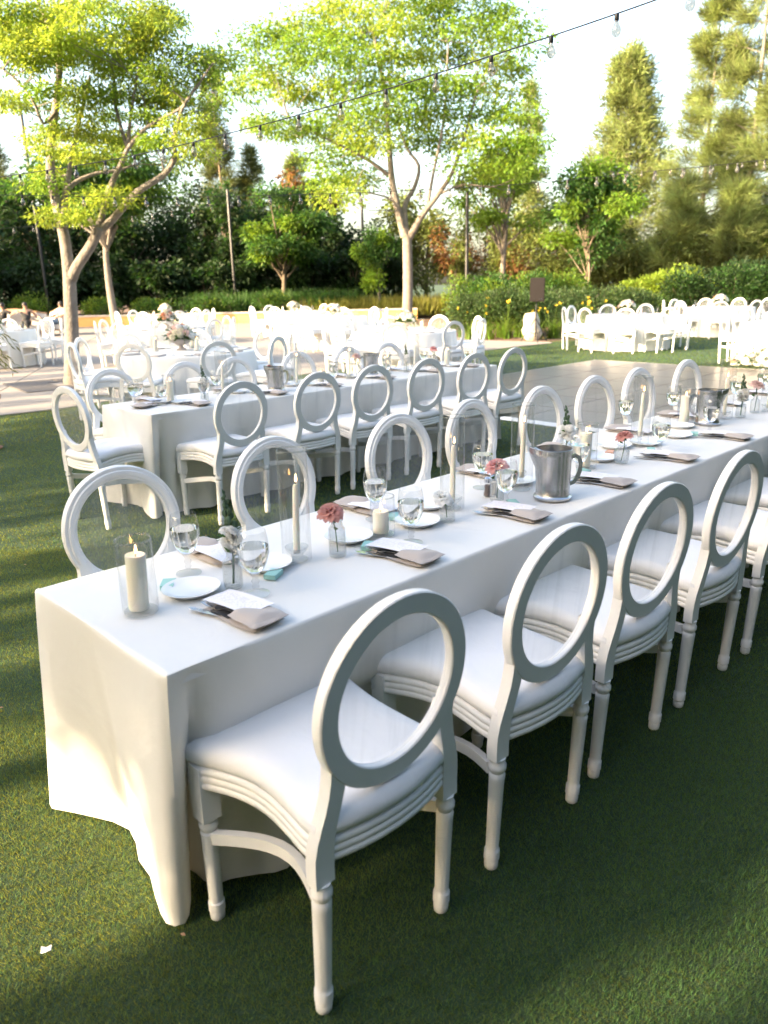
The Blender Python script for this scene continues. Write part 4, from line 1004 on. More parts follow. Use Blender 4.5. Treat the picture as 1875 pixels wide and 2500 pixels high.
photo_tree('patio_tree', 'tall young tree with forked pale trunk and lime leaves in the patio grate', (LT.x, LT.y, .014), LT.y, S1, (0, 0),
  [(448, 2130), (440, 1900), (432, 1720)],
  [([(432, 1740), (405, 1500), (355, 1280), (315, 1080), (322, 860), (345, 690), (370, 450), (360, 290)], .105, .045, .4),
   ([(360, 300), (300, 160), (230, 0), (190, -160)], .035, .012, .3), ([(360, 300), (395, 110), (450, 0), (520, -200)], .04, .012, -.3), ([(345, 700), (270, 770), (190, 600), (20, 430), (-140, 380)], .03, .01, -.5),
   ([(395, 1420), (400, 1250), (430, 1080), (480, 800), (530, 620), (560, 470)], .07, .018, .9), ([(410, 1190), (480, 1130), (600, 1080), (740, 1060), (850, 1020)], .045, .015, .6),
   ([(445, 1740), (480, 1660), (560, 1540), (620, 1420)], .095, .075, -.2), ([(600, 1470), (640, 1330), (690, 1160), (760, 1010), (800, 920), (920, 790), (1110, 685), (1190, 600)], .065, .014, -.5),
   ([(795, 930), (810, 760), (850, 500), (890, 330), (960, 150)], .035, .010, -.3), ([(795, 930), (720, 660), (700, 420), (600, 350), (440, 365)], .032, .012, .4),
   ([(615, 1440), (700, 1370), (850, 1200), (1020, 1090), (1090, 980), (1085, 880), (1130, 690), (1240, 520), (1330, 390)], .075, .012, -.6),
   ([(930, 780), (910, 680), (870, 540), (780, 430)], .02, .008, -.2), ([(1020, 1090), (1010, 1010), (960, 900)], .018, .008, -.4)],
  [(60, 60), (160, 40), (280, 60), (120, 150), (40, 200), (230, 160), (330, 100), (430, 80), (520, 30), (600, 20), (60, 310), (160, 300), (260, 270), (350, 220), (440, 190), (500, 130), (560, 250), (480, 290), (200, 390), (100, 400), (300, 360), (520, 330),
   (30, 620), (100, 640), (820, 40), (900, 100), (980, 60), (1060, 110), (760, 140), (860, 170), (960, 180), (1040, 160), (700, 250), (800, 260), (900, 250), (980, 290), (660, 330), (760, 360), (860, 340), (1180, 360), (1280, 360), (1380, 370), (960, 430),
   (1060, 470), (1000, 540), (1100, 560), (900, 480), (700, 430), (620, 420), (800, 450), (1270, 490), (560, 550), (640, 600), (740, 600), (840, 580), (950, 620), (1060, 620), (1170, 640), (1290, 680), (500, 640), (420, 560), (250, 560), (300, 660), (900, 720),
   (1020, 740), (1140, 770), (1250, 800), (560, 740), (680, 720), (240, 860), (330, 800), (420, 830), (520, 850), (620, 850), (720, 880), (830, 850), (960, 880), (1080, 870), (1180, 900), (300, 940), (400, 940), (520, 960), (640, 970), (1240, 960), (1100, 1000),
   (300, 1080), (250, 1140), (640, 1200), (720, 1230), (560, 1260), (480, 1360), (380, 1300), (300, 1350), (-80, 100), (-60, 250), (120, -120), (300, -150), (480, -130), (700, -110), (900, -120), (-100, -60), (200, 230), (330, 300), (420, 380), (90, 230)],
  .38, .16, 400, .078, .032, 'lime', .135, .9, 11, ('fresh', .25))
S2 = .5124
CT = Vector((D(994, 700, 33).x, 33, .014))
photo_tree('shade_tree', 'broad spreading tree with pale limbs and a lime crown behind the patio tables', CT, 33., S2, (500, 0),
  [(965, 1500), (968, 1350), (965, 1180), (962, 1120)],
  [([(955, 1130), (930, 1040), (895, 880), (880, 720), (872, 600), (850, 400), (800, 150)], .19, .05, .8), ([(962, 1130), (950, 1020), (960, 960), (1000, 890), (1020, 790), (960, 700), (900, 520)], .15, .04, 1.8),
   ([(970, 1140), (1040, 1020), (1110, 930), (1180, 820), (1240, 640), (1300, 430)], .15, .04, -1.), ([(870, 830), (790, 770), (700, 720), (540, 640), (400, 560)], .09, .03, -1.2), ([(1060, 990), (1090, 820), (1140, 560), (1160, 200)], .08, .03, 1.), ([(950, 1100), (900, 960), (760, 915), (640, 900)], .06, .02, -1.5),
   ([(1110, 930), (1230, 880), (1370, 890), (1480, 850)], .05, .02, -1.2)],
  [(230, 200), (330, 160), (420, 110), (420, 210), (280, 300), (200, 380), (150, 430), (330, 380), (450, 300), (560, 250), (620, 190), (560, 60), (640, 30), (750, 60), (850, 30), (950, 20), (1050, 40), (1130, 20), (1300, 40), (1400, 60), (1480, 120), (1500, 220), (1380, 180),
   (1250, 130), (1150, 130), (1050, 150), (930, 130), (820, 150), (720, 180), (680, 290), (780, 280), (880, 260), (1000, 270), (1120, 260), (1240, 260), (1360, 300), (1480, 330), (1460, 440), (1330, 420), (1220, 400), (1100, 390), (980, 400), (860, 400), (740, 400), (620, 400),
   (520, 430), (420, 450), (330, 600), (260, 590), (420, 640), (520, 600), (620, 540), (720, 520), (820, 540), (930, 560), (1040, 560), (1150, 530), (1280, 540), (1400, 540), (1500, 560), (1540, 680), (1420, 680), (1300, 660), (1180, 680), (1080, 660), (620, 660), (560, 750),
   (650, 770), (740, 700), (820, 680), (600, 860), (680, 870), (760, 850), (640, 940), (1250, 780), (1380, 800), (1480, 800), (1530, 760), (1350, 880), (1450, 880), (700, -80), (900, -100), (1100, -90), (1300, -70), (1000, -180), (830, -170), (560, 150), (1000, 660), (720, 620), (930, 470), (1080, 460)],
  1.15, .48, 480, .19, .085, 'lime', .24, 3.2, 12, ('fresh', .5))

def bg_tree(label, base, H, rx, rz, kind, seed, name='broadleaf_tree', lobes=16, per=330, ln=.30, wd=.15, tr=.14, zc=None, cat='tree', group='trees behind the patio', second=None, flat=1.):
    """trunk with limbs, crown of uneven leaf lobes"""
    g = np.random.default_rng(seed); t = thing(name, label, cat, base, 0, group); zc = zc if zc is not None else H - rz
    mb = MB(); top = Vector((g.normal() * .2, g.normal() * .2, zc + rz * .3)); mb.tube(smooth([(0, 0, -.1), (g.normal() * .08, g.normal() * .08, zc * .45), top], 4), [tr * (1.2 - .9 * i / 8) for i in range(9)], 8)
    cl = []
    for k in range(lobes):
        d = g.normal(size=3); d /= np.linalg.norm(d); q = g.uniform(.35, .95); p = Vector((d[0] * q * rx, d[1] * q * rx * .9, zc + d[2] * q * rz)); r = g.uniform(.26, .44)
        cl.append((p.x, p.y, p.z, rx * r, rx * r, rz * r * flat)); a = Vector((0, 0, max(.3, min(zc, p.z - .3)) * g.uniform(.55, .8)))
        mb.tube([a, (a + p) / 2 + Vector((0, 0, .1)), p], [tr * .4, tr * .28, tr * .1], 5)
    mb.build('trunk', 'bark' if kind in ('lime', 'fresh', 'bronze') else 'dark_bark', t, 60)
    cl = np.array(cl)
    if second: h = g.random(len(cl)) < second[1]; crown_leaves(t, cl[h], per, ln, wd, second[0], seed=seed + 1) if h.any() else 0; cl = cl[~h]
    crown_leaves(t, cl, per, ln, wd, kind, seed=seed); return t
def pine(label, base, H, rx, kind, seed, zlow=.12, whorls=16, per=5, tuft=60, ln=.55, wd=.035, tr=.16, spread=1., group='conifers behind the patio', name='pine_tree', power=1., leafy=None):
    """conifer: whorls of boughs, each ending in needle tufts"""
    g = np.random.default_rng(seed); t = thing(name, label, 'tree', base, 0, group); mb = MB()
    mb.tube([(0, 0, -.1), (g.normal() * .1, g.normal() * .1, H * .5), (0, 0, H * .97)], [tr, tr * .65, tr * .12], 8); C = []; Dr = []
    for k in range(whorls):
        u = zlow + (1 - zlow) * (k + g.random() * .5) / whorls; r = rx * (1 - u) ** power * g.uniform(.7, 1.1) + .12
        for j in range(per):
            a = g.uniform(0, 2 * PI); z = u * H; e = Vector((r * math.cos(a), r * math.sin(a), z + r * .28 * spread)); mb.tube([(0, 0, z - r * .1), e * .5 + Vector((0, 0, z * .5 - .05)), e], [tr * .16, tr * .12, tr * .05], 4)
            for q in (.45, .7, 1.):
                if r * q > .25 or q == 1.: C.append(((e.x * q), (e.y * q), z + (e.z - z) * q)); Dr.append((math.cos(a), math.sin(a), .6))
    for k in range(5): C.append((0, 0, H * (.93 + .018 * k))); Dr.append((0, 0, 1))
    mb.build('trunk', 'bark' if kind == 'pine' else 'dark_bark', t, 60)
    C = np.array(C); Dr = np.array(Dr); n = len(C) * tuft; P = np.repeat(C, tuft, 0) + g.normal(size=(n, 3)) * (.16 if not leafy else leafy); A = np.repeat(Dr, tuft, 0) * .7 + g.normal(size=(n, 3)) * .6
    stuff(obj('needles', leaf_mesh('needles', P, A, g.normal(size=(n, 3)), ln * g.uniform(.6, 1.2, n), wd, 'leaf_' + kind, .1), t)); return t
def px(x, Y, z=0.): p = D(x, 700, Y); return Vector((p.x, Y, z))
# second patio tree, in front of the wall
b2 = G(285, 804)
bg_tree('slim patio tree with a grey-brown trunk in front of the orange wall', (b2.x, b2.y, .014), 7.6, 3.3, 1.9, 'fresh', 21, 'patio_tree', 26, 420, .24, .11, .17, 5.6, group=None, second=('mid', .6), flat=.7)
# dark evergreen mass on the left, then the rest of the screen from left to right
dk = 'dense dark evergreen tree filling the shade behind the orange wall'; K = 'trees behind the patio'
for i, (x, Y, H, r) in enumerate([(-330, 45, 7.4, 3.0), (-180, 43, 7.8, 3.0), (-40, 46, 8., 3.2), (90, 43, 7.2, 2.9), (210, 46, 8.2, 3.0), (330, 43, 6.9, 2.8), (450, 46, 7.0, 2.8), (560, 44, 6.4, 2.4), (690, 47, 6.8, 2.6), (800, 46, 6.6, 2.4)]):
    bg_tree(dk, px(x, Y, .36), H, r, H * .46, 'dark', 100 + i, 'evergreen_tree', 20, 330, .30, .16, .15, H * .52, group=K)
for i, (x, Y, H, r) in enumerate([(20, 41, 3.2, 2.), (140, 40.5, 3.0, 2.), (260, 41, 3.0, 1.9), (380, 40.5, 3., 1.9), (500, 41, 2.8, 1.9), (620, 42, 3.2, 1.8), (-110, 41, 3.2, 2.), (760, 43, 3.0, 1.8), (860, 43, 3.2, 1.8), (940, 46, 4.6, 2.2)]):
    bg_tree('dark rounded shrub low in the shade behind the orange wall', px(x, Y, .3), H, r, H * .5, 'dark', 140 + i, 'shade_shrub', 14, 300, .26, .14, .08, H * .5, 'shrub', 'dark shrubs behind the orange wall')
bg_tree('mid-green layered tree left of the second lamp pole', px(690, 41, .3), 6.1, 2.5, 2.3, 'mid', 161, lobes=24, per=380, ln=.24, wd=.11, group=None, second=('fresh', .35), flat=.6)
bg_tree('olive and bronze magnolia showing above the green tree', px(745, 48, .3), 8.0, 2.0, 2.4, 'bronze', 162, lobes=12, per=300, ln=.34, wd=.15, group=None, second=('olive', .5))
bg_tree('small lime shrub tree just left of the broad tree trunk', px(925, 37.5, .1), 3.9, 1.15, 1.5, 'fresh', 163, lobes=14, per=260, ln=.2, wd=.1, tr=.05, group=None, second=('mid', .4))
bg_tree('sparse bronze magnolia just right of the broad tree trunk', px(1110, 38.5), 4.4, 1.3, 1.8, 'bronze', 164, lobes=14, per=120, ln=.26, wd=.12, tr=.06, group=None, second=('olive', .6))
bg_tree('pale-trunked forked tree behind the rounded hedge', px(1226, 38), 7.2, 2.6, 1.9, 'fresh', 165, lobes=18, per=260, ln=.24, wd=.11, tr=.16, zc=5.6, group=None, second=('olive', .4), flat=.6)
bg_tree('multi-stemmed mid-green tree behind the speaker hedge', px(1430, 31), 6.0, 1.95, 1.9, 'mid', 166, lobes=30, per=300, ln=.19, wd=.09, tr=.055, zc=4.1, group=None, second=('fresh', .5), flat=.7)
bg_tree('olive tree screen between the two magnolias', px(1040, 50), 7.0, 3.0, 3., 'olive', 167, lobes=16, per=320, group=None)
for i, (x, Y, H, r, kd) in enumerate([(1290, 47, 6.2, 2.6, 'olive'), (1180, 52, 7.0, 2.8, 'olive'), (1400, 46, 4.6, 2.4, 'olive'), (1500, 42, 3.9, 2.3, 'olive'), (1600, 44, 4.8, 2.6, 'olive'), (1700, 41, 4.4, 2.4, 'olive'), (1800, 43, 5.6, 2.6, 'mid'), (1900, 40, 5.6, 2.4, 'fresh'), (1980, 42, 6.4, 2.8, 'mid')]):
    bg_tree('olive-green thicket on the bank behind the lawn tables' if kd == 'olive' else 'green thicket on the bank behind the lawn tables', px(x, Y), H, r, H * .5, kd, 170 + i, 'thicket', 18, 330, .26, .12, .08, H * .5, 'shrub', 'thickets on the bank', second=('bronze', .12) if kd == 'olive' else ('olive', .4))
# conifers
pine('slender conifer between the two lime crowns, its tip above the screen', px(553, 52, .3), 14.6, 1.9, 'needle', 201, .2, 22, 4, 46, .6, .045, group=None)
pine('dark bushy conifer behind the slender one', px(630, 53, .3), 9.6, 2.0, 'needle', 202, .2, 15, 5, 50, .6, .05, group=None)
pine('rounded pine just above the magnolia crown', px(735, 56, .3), 9.6, 2.0, 'pine', 203, .3, 13, 5, 50, .6, .05, group=None, power=.7)
pine('dense cone-shaped pine standing alone against the sky', px(1508, 50), 14.4, 3.5, 'pine', 204, .14, 25, 10, 40, .55, .06, tr=.2, group=None, power=.72, spread=1.6, leafy=.26)
pine('tall open pine with bare leader above the lawn tables', px(1700, 46), 17.0, 3.0, 'pine', 205, .22, 14, 5, 90, .95, .034, tr=.16, group=None, power=.8)
pine('taller open pine beside it with drooping needle tufts', px(1800, 44), 18.5, 3.5, 'pine', 206, .2, 15, 5, 90, .95, .034, tr=.18, group=None, power=.75)
pine('young pine rising from the bank left of the open pines', px(1650, 41), 6.0, 1.7, 'pine', 207, .2, 9, 5, 70, .8, .032, tr=.12, group=None, power=.7)
pine('young pine low on the bank behind the dark hedge', px(1775, 40), 5.6, 1.8, 'pine', 208, .2, 8, 5, 70, .8, .032, tr=.12, group=None, power=.7)
pine('broad pine closing the view at the east end of the bank', px(1900, 41), 13.5, 3.4, 'pine', 211, .15, 14, 5, 90, .95, .034, tr=.18, group=None, power=.7)
pine('old pine whose foliage shows right of the broad crown', px(1285, 55), 13.6, 1.6, 'pine', 209, .35, 12, 4, 60, .8, .04, group=None)
pine('conifer at the left edge behind the patio', px(35, 52, .3), 10.2, 2.2, 'needle', 210, .2, 14, 5, 50, .6, .05, group=None)
# hedges and beds
def hedge(label, pts, rx, rz, kind, seed, per=900, ln=.085, wd=.045, name='hedge', group=None, second=None):
    g = np.random.default_rng(seed); b = Vector(pts[0]); t = thing(name, label, 'hedge', (b.x, b.y, 0), 0, group); cl = []; mb = MB()
    for p in pts:
        q = Vector(p) - Vector((b.x, b.y, 0))
        for k in range(5): cl.append((q.x + g.normal() * rx * .35, q.y + g.normal() * rx * .3, q.z * g.uniform(.8, 1.05) - rz * .2 + g.normal() * .06, rx * g.uniform(.6, .95), rx * g.uniform(.6, .95), rz * g.uniform(.7, 1.)))
        for k in range(4): mb.tube([(q.x + g.normal() * .1, q.y + g.normal() * .1, 0), (q.x + g.normal() * rx * .4, q.y + g.normal() * rx * .4, q.z)], [.02, .008], 5)
    mb.build('stems', 'dark_bark', t); cl = np.array(cl)
    if second: h = g.random(len(cl)) < second[1]; (crown_leaves(t, cl[h], per, ln, wd, second[0], -.3, seed + 1, 'foliage', .35) if h.any() else 0); cl = cl[~h]
    crown_leaves(t, cl, per, ln, wd, kind, -.3, seed, 'foliage', .35); return t
hedge('rounded glossy hedge left of the loudspeaker', [(2.6, 23.6, .85), (3.3, 23.3, .95), (4.0, 23.2, .95), (4.7, 23.4, .9)], .75, .62, 'hedge', 301)
hedge('rounded glossy hedge behind the lawn round table', [(5.9, 25.6, .85), (6.8, 25.4, .9), (7.7, 25.5, .9), (8.6, 25.8, .85)], .85, .66, 'hedge', 302)
hedge('taller green hedge behind the loudspeaker', [(4.2, 27.5, 1.35), (5.4, 27.5, 1.4), (6.4, 27.8, 1.3), (3.2, 28, 1.2)], .95, .85, 'mid', 303, ln=.11, wd=.055, second=('lily', .3))
hedge('long dark green hedge behind the far lawn table', [(11.4, 28.5, 1.3), (12.8, 28.2, 1.5), (14.2, 28.4, 1.6), (15.6, 28.8, 1.7), (17., 29, 1.8), (18.4, 29.6, 1.9)], 1.25, 1.0, 'dark', 304, 1000, .13, .06, second=('mid', .35))
hedge('bright lime hedge between the glossy hedge and the dark one', [(9.6, 29.6, 1.2), (10.6, 29.6, 1.35), (11.6, 30.2, 1.5)], 1., .7, 'lime', 305, 700, .13, .06)
for i, (x, Y, z, r) in enumerate([(470, 37.2, .95, .9), (560, 37.4, .8, .8), (650, 37.2, 1.05, .9), (740, 37.3, 1.0, .9), (830, 37.6, .9, .8), (360, 37.4, .9, .9), (240, 37.4, .9, .9), (60, 37.4, 1.0, 1.)]):
    p = px(x, Y); hedge('low green shrub just behind the orange wall cap', [(p.x, Y, z)], r, .55, 'mid', 320 + i, 420, .13, .06, 'low_shrub', 'low shrubs behind the wall', ('lily', .3))
def blades(name, label, area, n, h, wd, kind, seed, cat, z=.0):
    g = np.random.default_rng(seed); x0, x1, y0, y1 = area; P = np.stack([g.uniform(x0, x1, n), g.uniform(y0, y1, n), np.full(n, z)], 1)
    A = g.normal(size=(n, 3)) * [.4, .4, .1] + [0, 0, 1.]; return tag(obj(name, leaf_mesh(name, P, A, g.normal(size=(n, 3)), h * g.uniform(.5, 1.2, n), wd, 'leaf_' + kind)), label, cat, kind='stuff')
blades('meadow_grass', 'yellow-green ornamental grass on the bank around the broad tree trunk', (-4, 6, 36.2, 41), 9000, .95, .05, 'yellow', 340, 'grass', .1)
blades('meadow_grass', 'tufts of green ornamental grass behind the wall by the lamp poles', (-9, -1, 37.8, 41), 4000, 1.1, .05, 'mid', 341, 'grass', .3)
# daylilies: each clump a plant with strap leaves, stems and yellow blooms
def lily_mesh(seed):
    g = np.random.default_rng(seed); n = 46; a = g.uniform(0, 2 * PI, n); V = []; Fc = []
    for k in range(n):
        l = g.uniform(.4, .72); w_ = .012; d = Vector((math.cos(a[k]), math.sin(a[k]), 0)); s = Vector((-d.y, d.x, 0)); o = len(V); b = Vector((g.normal() * .05, g.normal() * .05, 0)); q = g.uniform(.35, 1.)
        for j in range(5):
            u = j / 4; c = b + d * (l * q * .9 * u * u) + Vector((0, 0, l * (u - .35 * q * u * u))); ww = w_ * (1 - u * .85); V += [tuple(c - s * ww), tuple(c + s * ww)]
        for j in range(4): Fc.append((o + 2 * j, o + 2 * j + 1, o + 2 * j + 3, o + 2 * j + 2))
    return MB().add(V, Fc).mesh('leaves', 'leaf_lily', 60)
LILY = [lily_mesh(k) for k in (1, 2, 3)]
def trumpet():
    V = []; Fc = []
    for k in range(6):
        a = k * PI / 3; d = Vector((math.cos(a), math.sin(a), 0)); s = Vector((-d.y, d.x, 0)); o = len(V)
        for r, z, w_ in ((.004, 0, .004), (.02, .035, .016), (.05, .055, .018), (.068, .046, .004)): V += [tuple(d * r - s * w_ + Vector((0, 0, z))), tuple(d * r + s * w_ + Vector((0, 0, z)))]
        for j in range(3): Fc.append((o + 2 * j, o + 2 * j + 1, o + 2 * j + 3, o + 2 * j + 2))
    return MB().add(V, Fc).mesh('bloom', 'petal_gold', 60)
TRUMP = trumpet(); g_ = np.random.default_rng(8)
spots = [(2.7 + .33 * k + g_.normal() * .1, 22.25 - .10 * k + (.0 if k < 6 else .10 * (k - 6) * 2) + g_.normal() * .12) for k in range(14)] + [(3.0 + .5 * k, 22.75 - .05 * k) for k in range(9)] + [(1.9, 24.6), (2.2, 23.9), (2.4, 23.2)]
for i, (x, y) in enumerate(spots):
    t = thing('daylily', 'yellow-flowered daylily clump in the mulch in front of the glossy hedges', 'plant', (x, y, .006), g_.uniform(0, 6), 'daylilies along the hedge'); obj('leaves', LILY[i % 3], t); sk = g_.uniform(.85, 1.25); t.scale = (sk,) * 3
    for k in range(int(g_.integers(0, 3))):
        e = Vector((g_.normal() * .16, g_.normal() * .16, g_.uniform(.65, .95))); MB().tube([(0, 0, 0), e * .6, e], .006, 5).build('stalk', 'leaf_lily', t); b = obj('bloom', TRUMP, t, e); b.scale = (.8,) * 3; b.rotation_euler = (g_.normal() * .6, g_.normal() * .6, 0)

# shade trees along the left of the lawn and behind the camera: what throws the evening shade over the tables
SH = Vector((math.sin(SUN_AZ), math.cos(SUN_AZ), 0)); TE = math.tan(SUN_EL); LH = -SH; QV = Vector((-LH.y, LH.x, 0))   # LH: the way the light travels over the ground; QV: across it
def west_tree(q0, half, a0, z0, z1, seed, label, group, skip=.06, per=130):
    """crown clumps laid out to let light through where wanted; its underside is ragged. q0: place across the light, a0: place along it, z0..z1: crown height where its shade meets the tables"""
    g = np.random.default_rng(seed); base = LH * a0 + QV * q0; t = thing('shade_tree', label, 'tree', base, 0, group); cl = []; pr = []; mb = MB()
    for zr in np.arange(z0 - .28, z1, .36):
        for dq in np.arange(-half, half + .01, .36):
            fringe = zr < z0 - .02
            if g.random() < (.45 if fringe else skip): continue
            da = g.normal() * .55; p = LH * da + QV * (dq + g.normal() * .10); z = zr + g.normal() * .09 + (.3 - a0 - da) * TE; r = .33 * g.uniform(.8, 1.2)
            cl.append((p.x, p.y, z, r, r, r * .85)); pr.append(int(per * (.4 if fringe else 1)))
    zl = min(c[2] for c in cl); zc = (zl + max(c[2] for c in cl)) / 2; mb.tube(smooth([(0, 0, -.1), (.05, 0, zl * .6), (0, .05, zl + .2), (0, 0, zc + .8)], 4), [.13, .125, .12, .11, .11, .10, .10, .09, .09, .08, .06, .05, .03], 9)
    for c in cl[::5]: mb.tube([(0, 0, min(c[2] - .2, zc)), (c[0] * .6, c[1] * .6, c[2] - .15), c[:3]], [.035, .022, .008], 5)
    mb.build('trunk', 'bark', t, 60); crown_leaves(t, cl, pr, .24, .13, 'fresh', seed=seed); return t
WL = 'leafy shade tree on the west side of the lawn'
for i, (q, hf, z0) in enumerate([(-2.6, .85, -.1), (-1.0, .85, -.1), (.42, .36, .74), (1.31, .0, -.15), (2.55, .85, .66), (4.2, .85, .56), (5.9, .85, .54), (7.6, .85, .52), (9.3, .85, .45), (10.4, .5, .4)]):
    west_tree(q, hf, -12 + .5 * math.sin(i * 1.7), z0, 3.7, 400 + i, WL, 'shade trees west of the lawn', .10 if i == 2 else .06)
west_tree(.2, .2, -9.5, -.05, .15, 412, 'unseen low leafy bush added to shade the foreground grass', 'bushes added for shade west of the lawn', .05)  # unseen bush added to keep low sun off the foreground grass
for i, (x, y, k, z0, z1, r) in enumerate([(-4.4, 16.2, 10, .7, 2.0, 1.0), (-8.4, 17.2, 7, .6, 1.9, .8)]):
    P_ = Vector((x, y, 0)); a_ = P_.dot(LH); west_tree(P_.dot(QV), r, a_ - k, z0 + (a_ - .3) * TE, z1 + (a_ - .3) * TE, 415 + i, 'unseen light tree added to dapple the patio round tables', 'trees added to dapple the patio', .35, 90)  # out-of-view trees added to throw dappled shade on the patio tables
for i, (x, y, H) in enumerate([(-27, 30, 9), (-31, 34, 10), (-23, 37, 8.5), (-35, 27, 10), (-28, 38, 9)]):
    bg_tree('unseen tall evergreen added to shade the shrubs behind the wall', (x, y, 0), H, 3.2, H * .45, 'dark', 420 + i, 'evergreen_tree', 18, 260, .4, .2, .2, H * .52, group='evergreens added for shade west of the patio')  # out-of-view evergreens added so the shrubs behind the wall fall in shade

for i in range(11):
    a = RAD(196 + 9 * i); dd = 36 + 3 * (i % 2)
    bg_tree('unseen distant evergreen added to block low western sky glow', (dd * math.sin(a), 3 + dd * math.cos(a), 0), 8.6, 4.2, 4.4, 'dark', 500 + i, 'evergreen_tree', 22, 260, .6, .34, .25, 4.3, group='evergreens added against western sky glow')  # unseen tree line added to cut the bright sky below the sun
# slim columnar trees added out of view so their shadows stripe the lawn
for i, (q, r) in enumerate([(3.2, .28), (3.9, .2), (4.6, .28), (6.3, .30), (6.9, .2), (7.5, .34), (8.3, .30), (8.9, .22), (9.6, .40), (10.5, .30), (11.4, .42), (12.5, .35), (13.5, .45), (14.9, .3), (16.0, .22), (17.3, .3), (18.8, .35)]):
    kk = 12.2 + .8 * math.sin(i * 2.1); cx = LH * -kk + QV * q; x, y = cx.x, cx.y
    g = np.random.default_rng(480 + i); t = thing('added_columnar_tree', 'unseen slim columnar tree added to stripe the lawn with shadow', 'tree', (x, y, 0), 0, 'columnar trees added for lawn stripes'); hh = g.uniform(4.4, 5.6)
    MB().tube([(0, 0, 0), (0, 0, hh * .9)], [.06, .02], 7).build('trunk', 'dark_bark', t)
    crown_leaves(t, [(g.normal() * r * .3, g.normal() * r * .3, z, r * g.uniform(.7, 1.2), r * g.uniform(.7, 1.2), .45) for z in np.arange(.4, hh, .32)], 110, .16, .08, 'mid', -.6, 480 + i)

# tall trees added out of view to block low sky from upright faces
for i, az in enumerate([62, 78, 94, 110, 126, 142, 158, 174, 190]):
    a = RAD(az); dd = 9.5 + 1.2 * (i % 2)
    bg_tree('unseen tall tree added south and east to darken upright faces', (.8 + dd * math.sin(a), 2.2 + dd * math.cos(a), 0), 9., 3.3, 4.2, 'dark', 440 + i, 'added_screen_tree', 28, 240, .55, .30, .2, 4.5, group='trees added to block low sky')

for i, (x, y) in enumerate([(-5.5, -9.0), (-2.2, -9.4), (1.2, -9.8), (-9.5, -9)]):
    bg_tree('unseen bushy tree added to shade the lawn behind the camera', (x, y, 0), 6.6, 2.3, 3.1, 'mid', 460 + i, 'added_bushy_tree', 24, 300, .34, .18, .15, 3.5, group='trees added to shade the lawn behind the camera')  # unseen trees added to keep sun off the lawn behind the camera

# ================================================================= POLES AND STRING LIGHTS
for x, yb, yt, Y, l in [(555, 735, 462, 40, 'left of the green tree, behind the wall'), (883, 720, 485, 43, 'left of the broad tree trunk'), (1141, 690, 460, 36, 'behind the rounded hedge'), (44, 700, 227, 39, 'rising above the dark evergreens at the west end')]:
    top = D(x, yt, Y); t = thing('light_pole', f'slim black festoon pole {l}', 'pole', (top.x, Y, 0 if Y < 35.4 else .3), 0, 'festoon poles'); h = top.z - (0 if Y < 35.4 else .3)
    r = .085 if Y < 31 else .075
    MB().lathe([(r, 0), (r, h - .05), (r * .8, h), (0, h + .01)], 14, cap=False).build('shaft', 'black_metal', t); MB().lathe([(.16, 0), (.16, .03), (.1, .05)], 14).build('base_plate', 'black_metal', t); MB().tube([(0, 0, h - .15), (.12, -.05, h - .12)], .015, 6).build('hook', 'black_metal', t)
SOCK = MB().lathe([(0, 0), (.012, 0), (.0145, -.006), (.0145, -.036), (.012, -.040), (0, -.040)], 12, cap=False).mesh('socket', 'black_metal')
BULB = MB().lathe([(.012, -.038), (.0125, -.048), (.018, -.062), (.0275, -.082), (.0290, -.096), (.0255, -.112), (.016, -.124), (.006, -.129), (0, -.130)], 18, cap=False).mesh('bulb', 'bulb_glass', 60)
FIL = MB().tube([(-.004, 0, -.045), (-.006, 0, -.085), (0, 0, -.092), (.006, 0, -.085), (.004, 0, -.045)], .0009, 5).mesh('filament', 'cutlery_steel')
def festoon(label, pts, n, rad=.0036, sag=.0, sc=1.):
    P = smooth(pts, 14); t = thing('string_lights', label, 'string lights', P[0], 0, 'festoon strings'); Q = [p - P[0] for p in P]
    MB().tube(Q, rad, 6).build('cable', 'black_metal', t); L_ = [0.]
    for i in range(1, len(Q)): L_.append(L_[-1] + (Q[i] - Q[i - 1]).length)
    for k in range(n):
        d = (k + .5) / n * L_[-1]; i = max(j for j in range(len(L_)) if L_[j] <= d); i = min(i, len(Q) - 2); u = (d - L_[i]) / (L_[i + 1] - L_[i]); p = Q[i].lerp(Q[i + 1], u)
        b = obj('bulb', BULB, t, p); b.rotation_euler = (jit(.08), jit(.08), jit(3)); b.scale = (sc * .8,) * 3; obj('socket', SOCK, b); obj('filament', FIL, b)
festoon('black festoon string of clear bulbs slanting over the long tables', [D(1790, -75, 3.9), D(1600, 0, 4.15), D(1280, 110, 4.65), D(910, 228, 5.3), D(600, 315, 6.0), D(300, 385, 6.9), D(0, 432, 7.7), D(-160, 450, 8.2)], 20)
festoon('thin festoon string of clear bulbs crossing level before the trees', [D(-60, 474, 8.9), D(300, 481, 8.9), D(640, 477, 9.), D(1000, 465, 9.1), D(1300, 447, 9.2), D(1600, 418, 9.3), D(1900, 388, 9.5)], 27, .003)
festoon('far festoon string of small bulbs behind the forked patio tree', [D(-40, 560, 15.5), D(200, 543, 15.5), D(420, 515, 15.6), D(600, 488, 15.8), D(780, 470, 16)], 17, .003)
festoon('far festoon string of small bulbs before the cone-shaped pine', [D(1480, 420, 16), D(1600, 416, 16), D(1740, 405, 16), D(1900, 385, 16)], 12, .003)

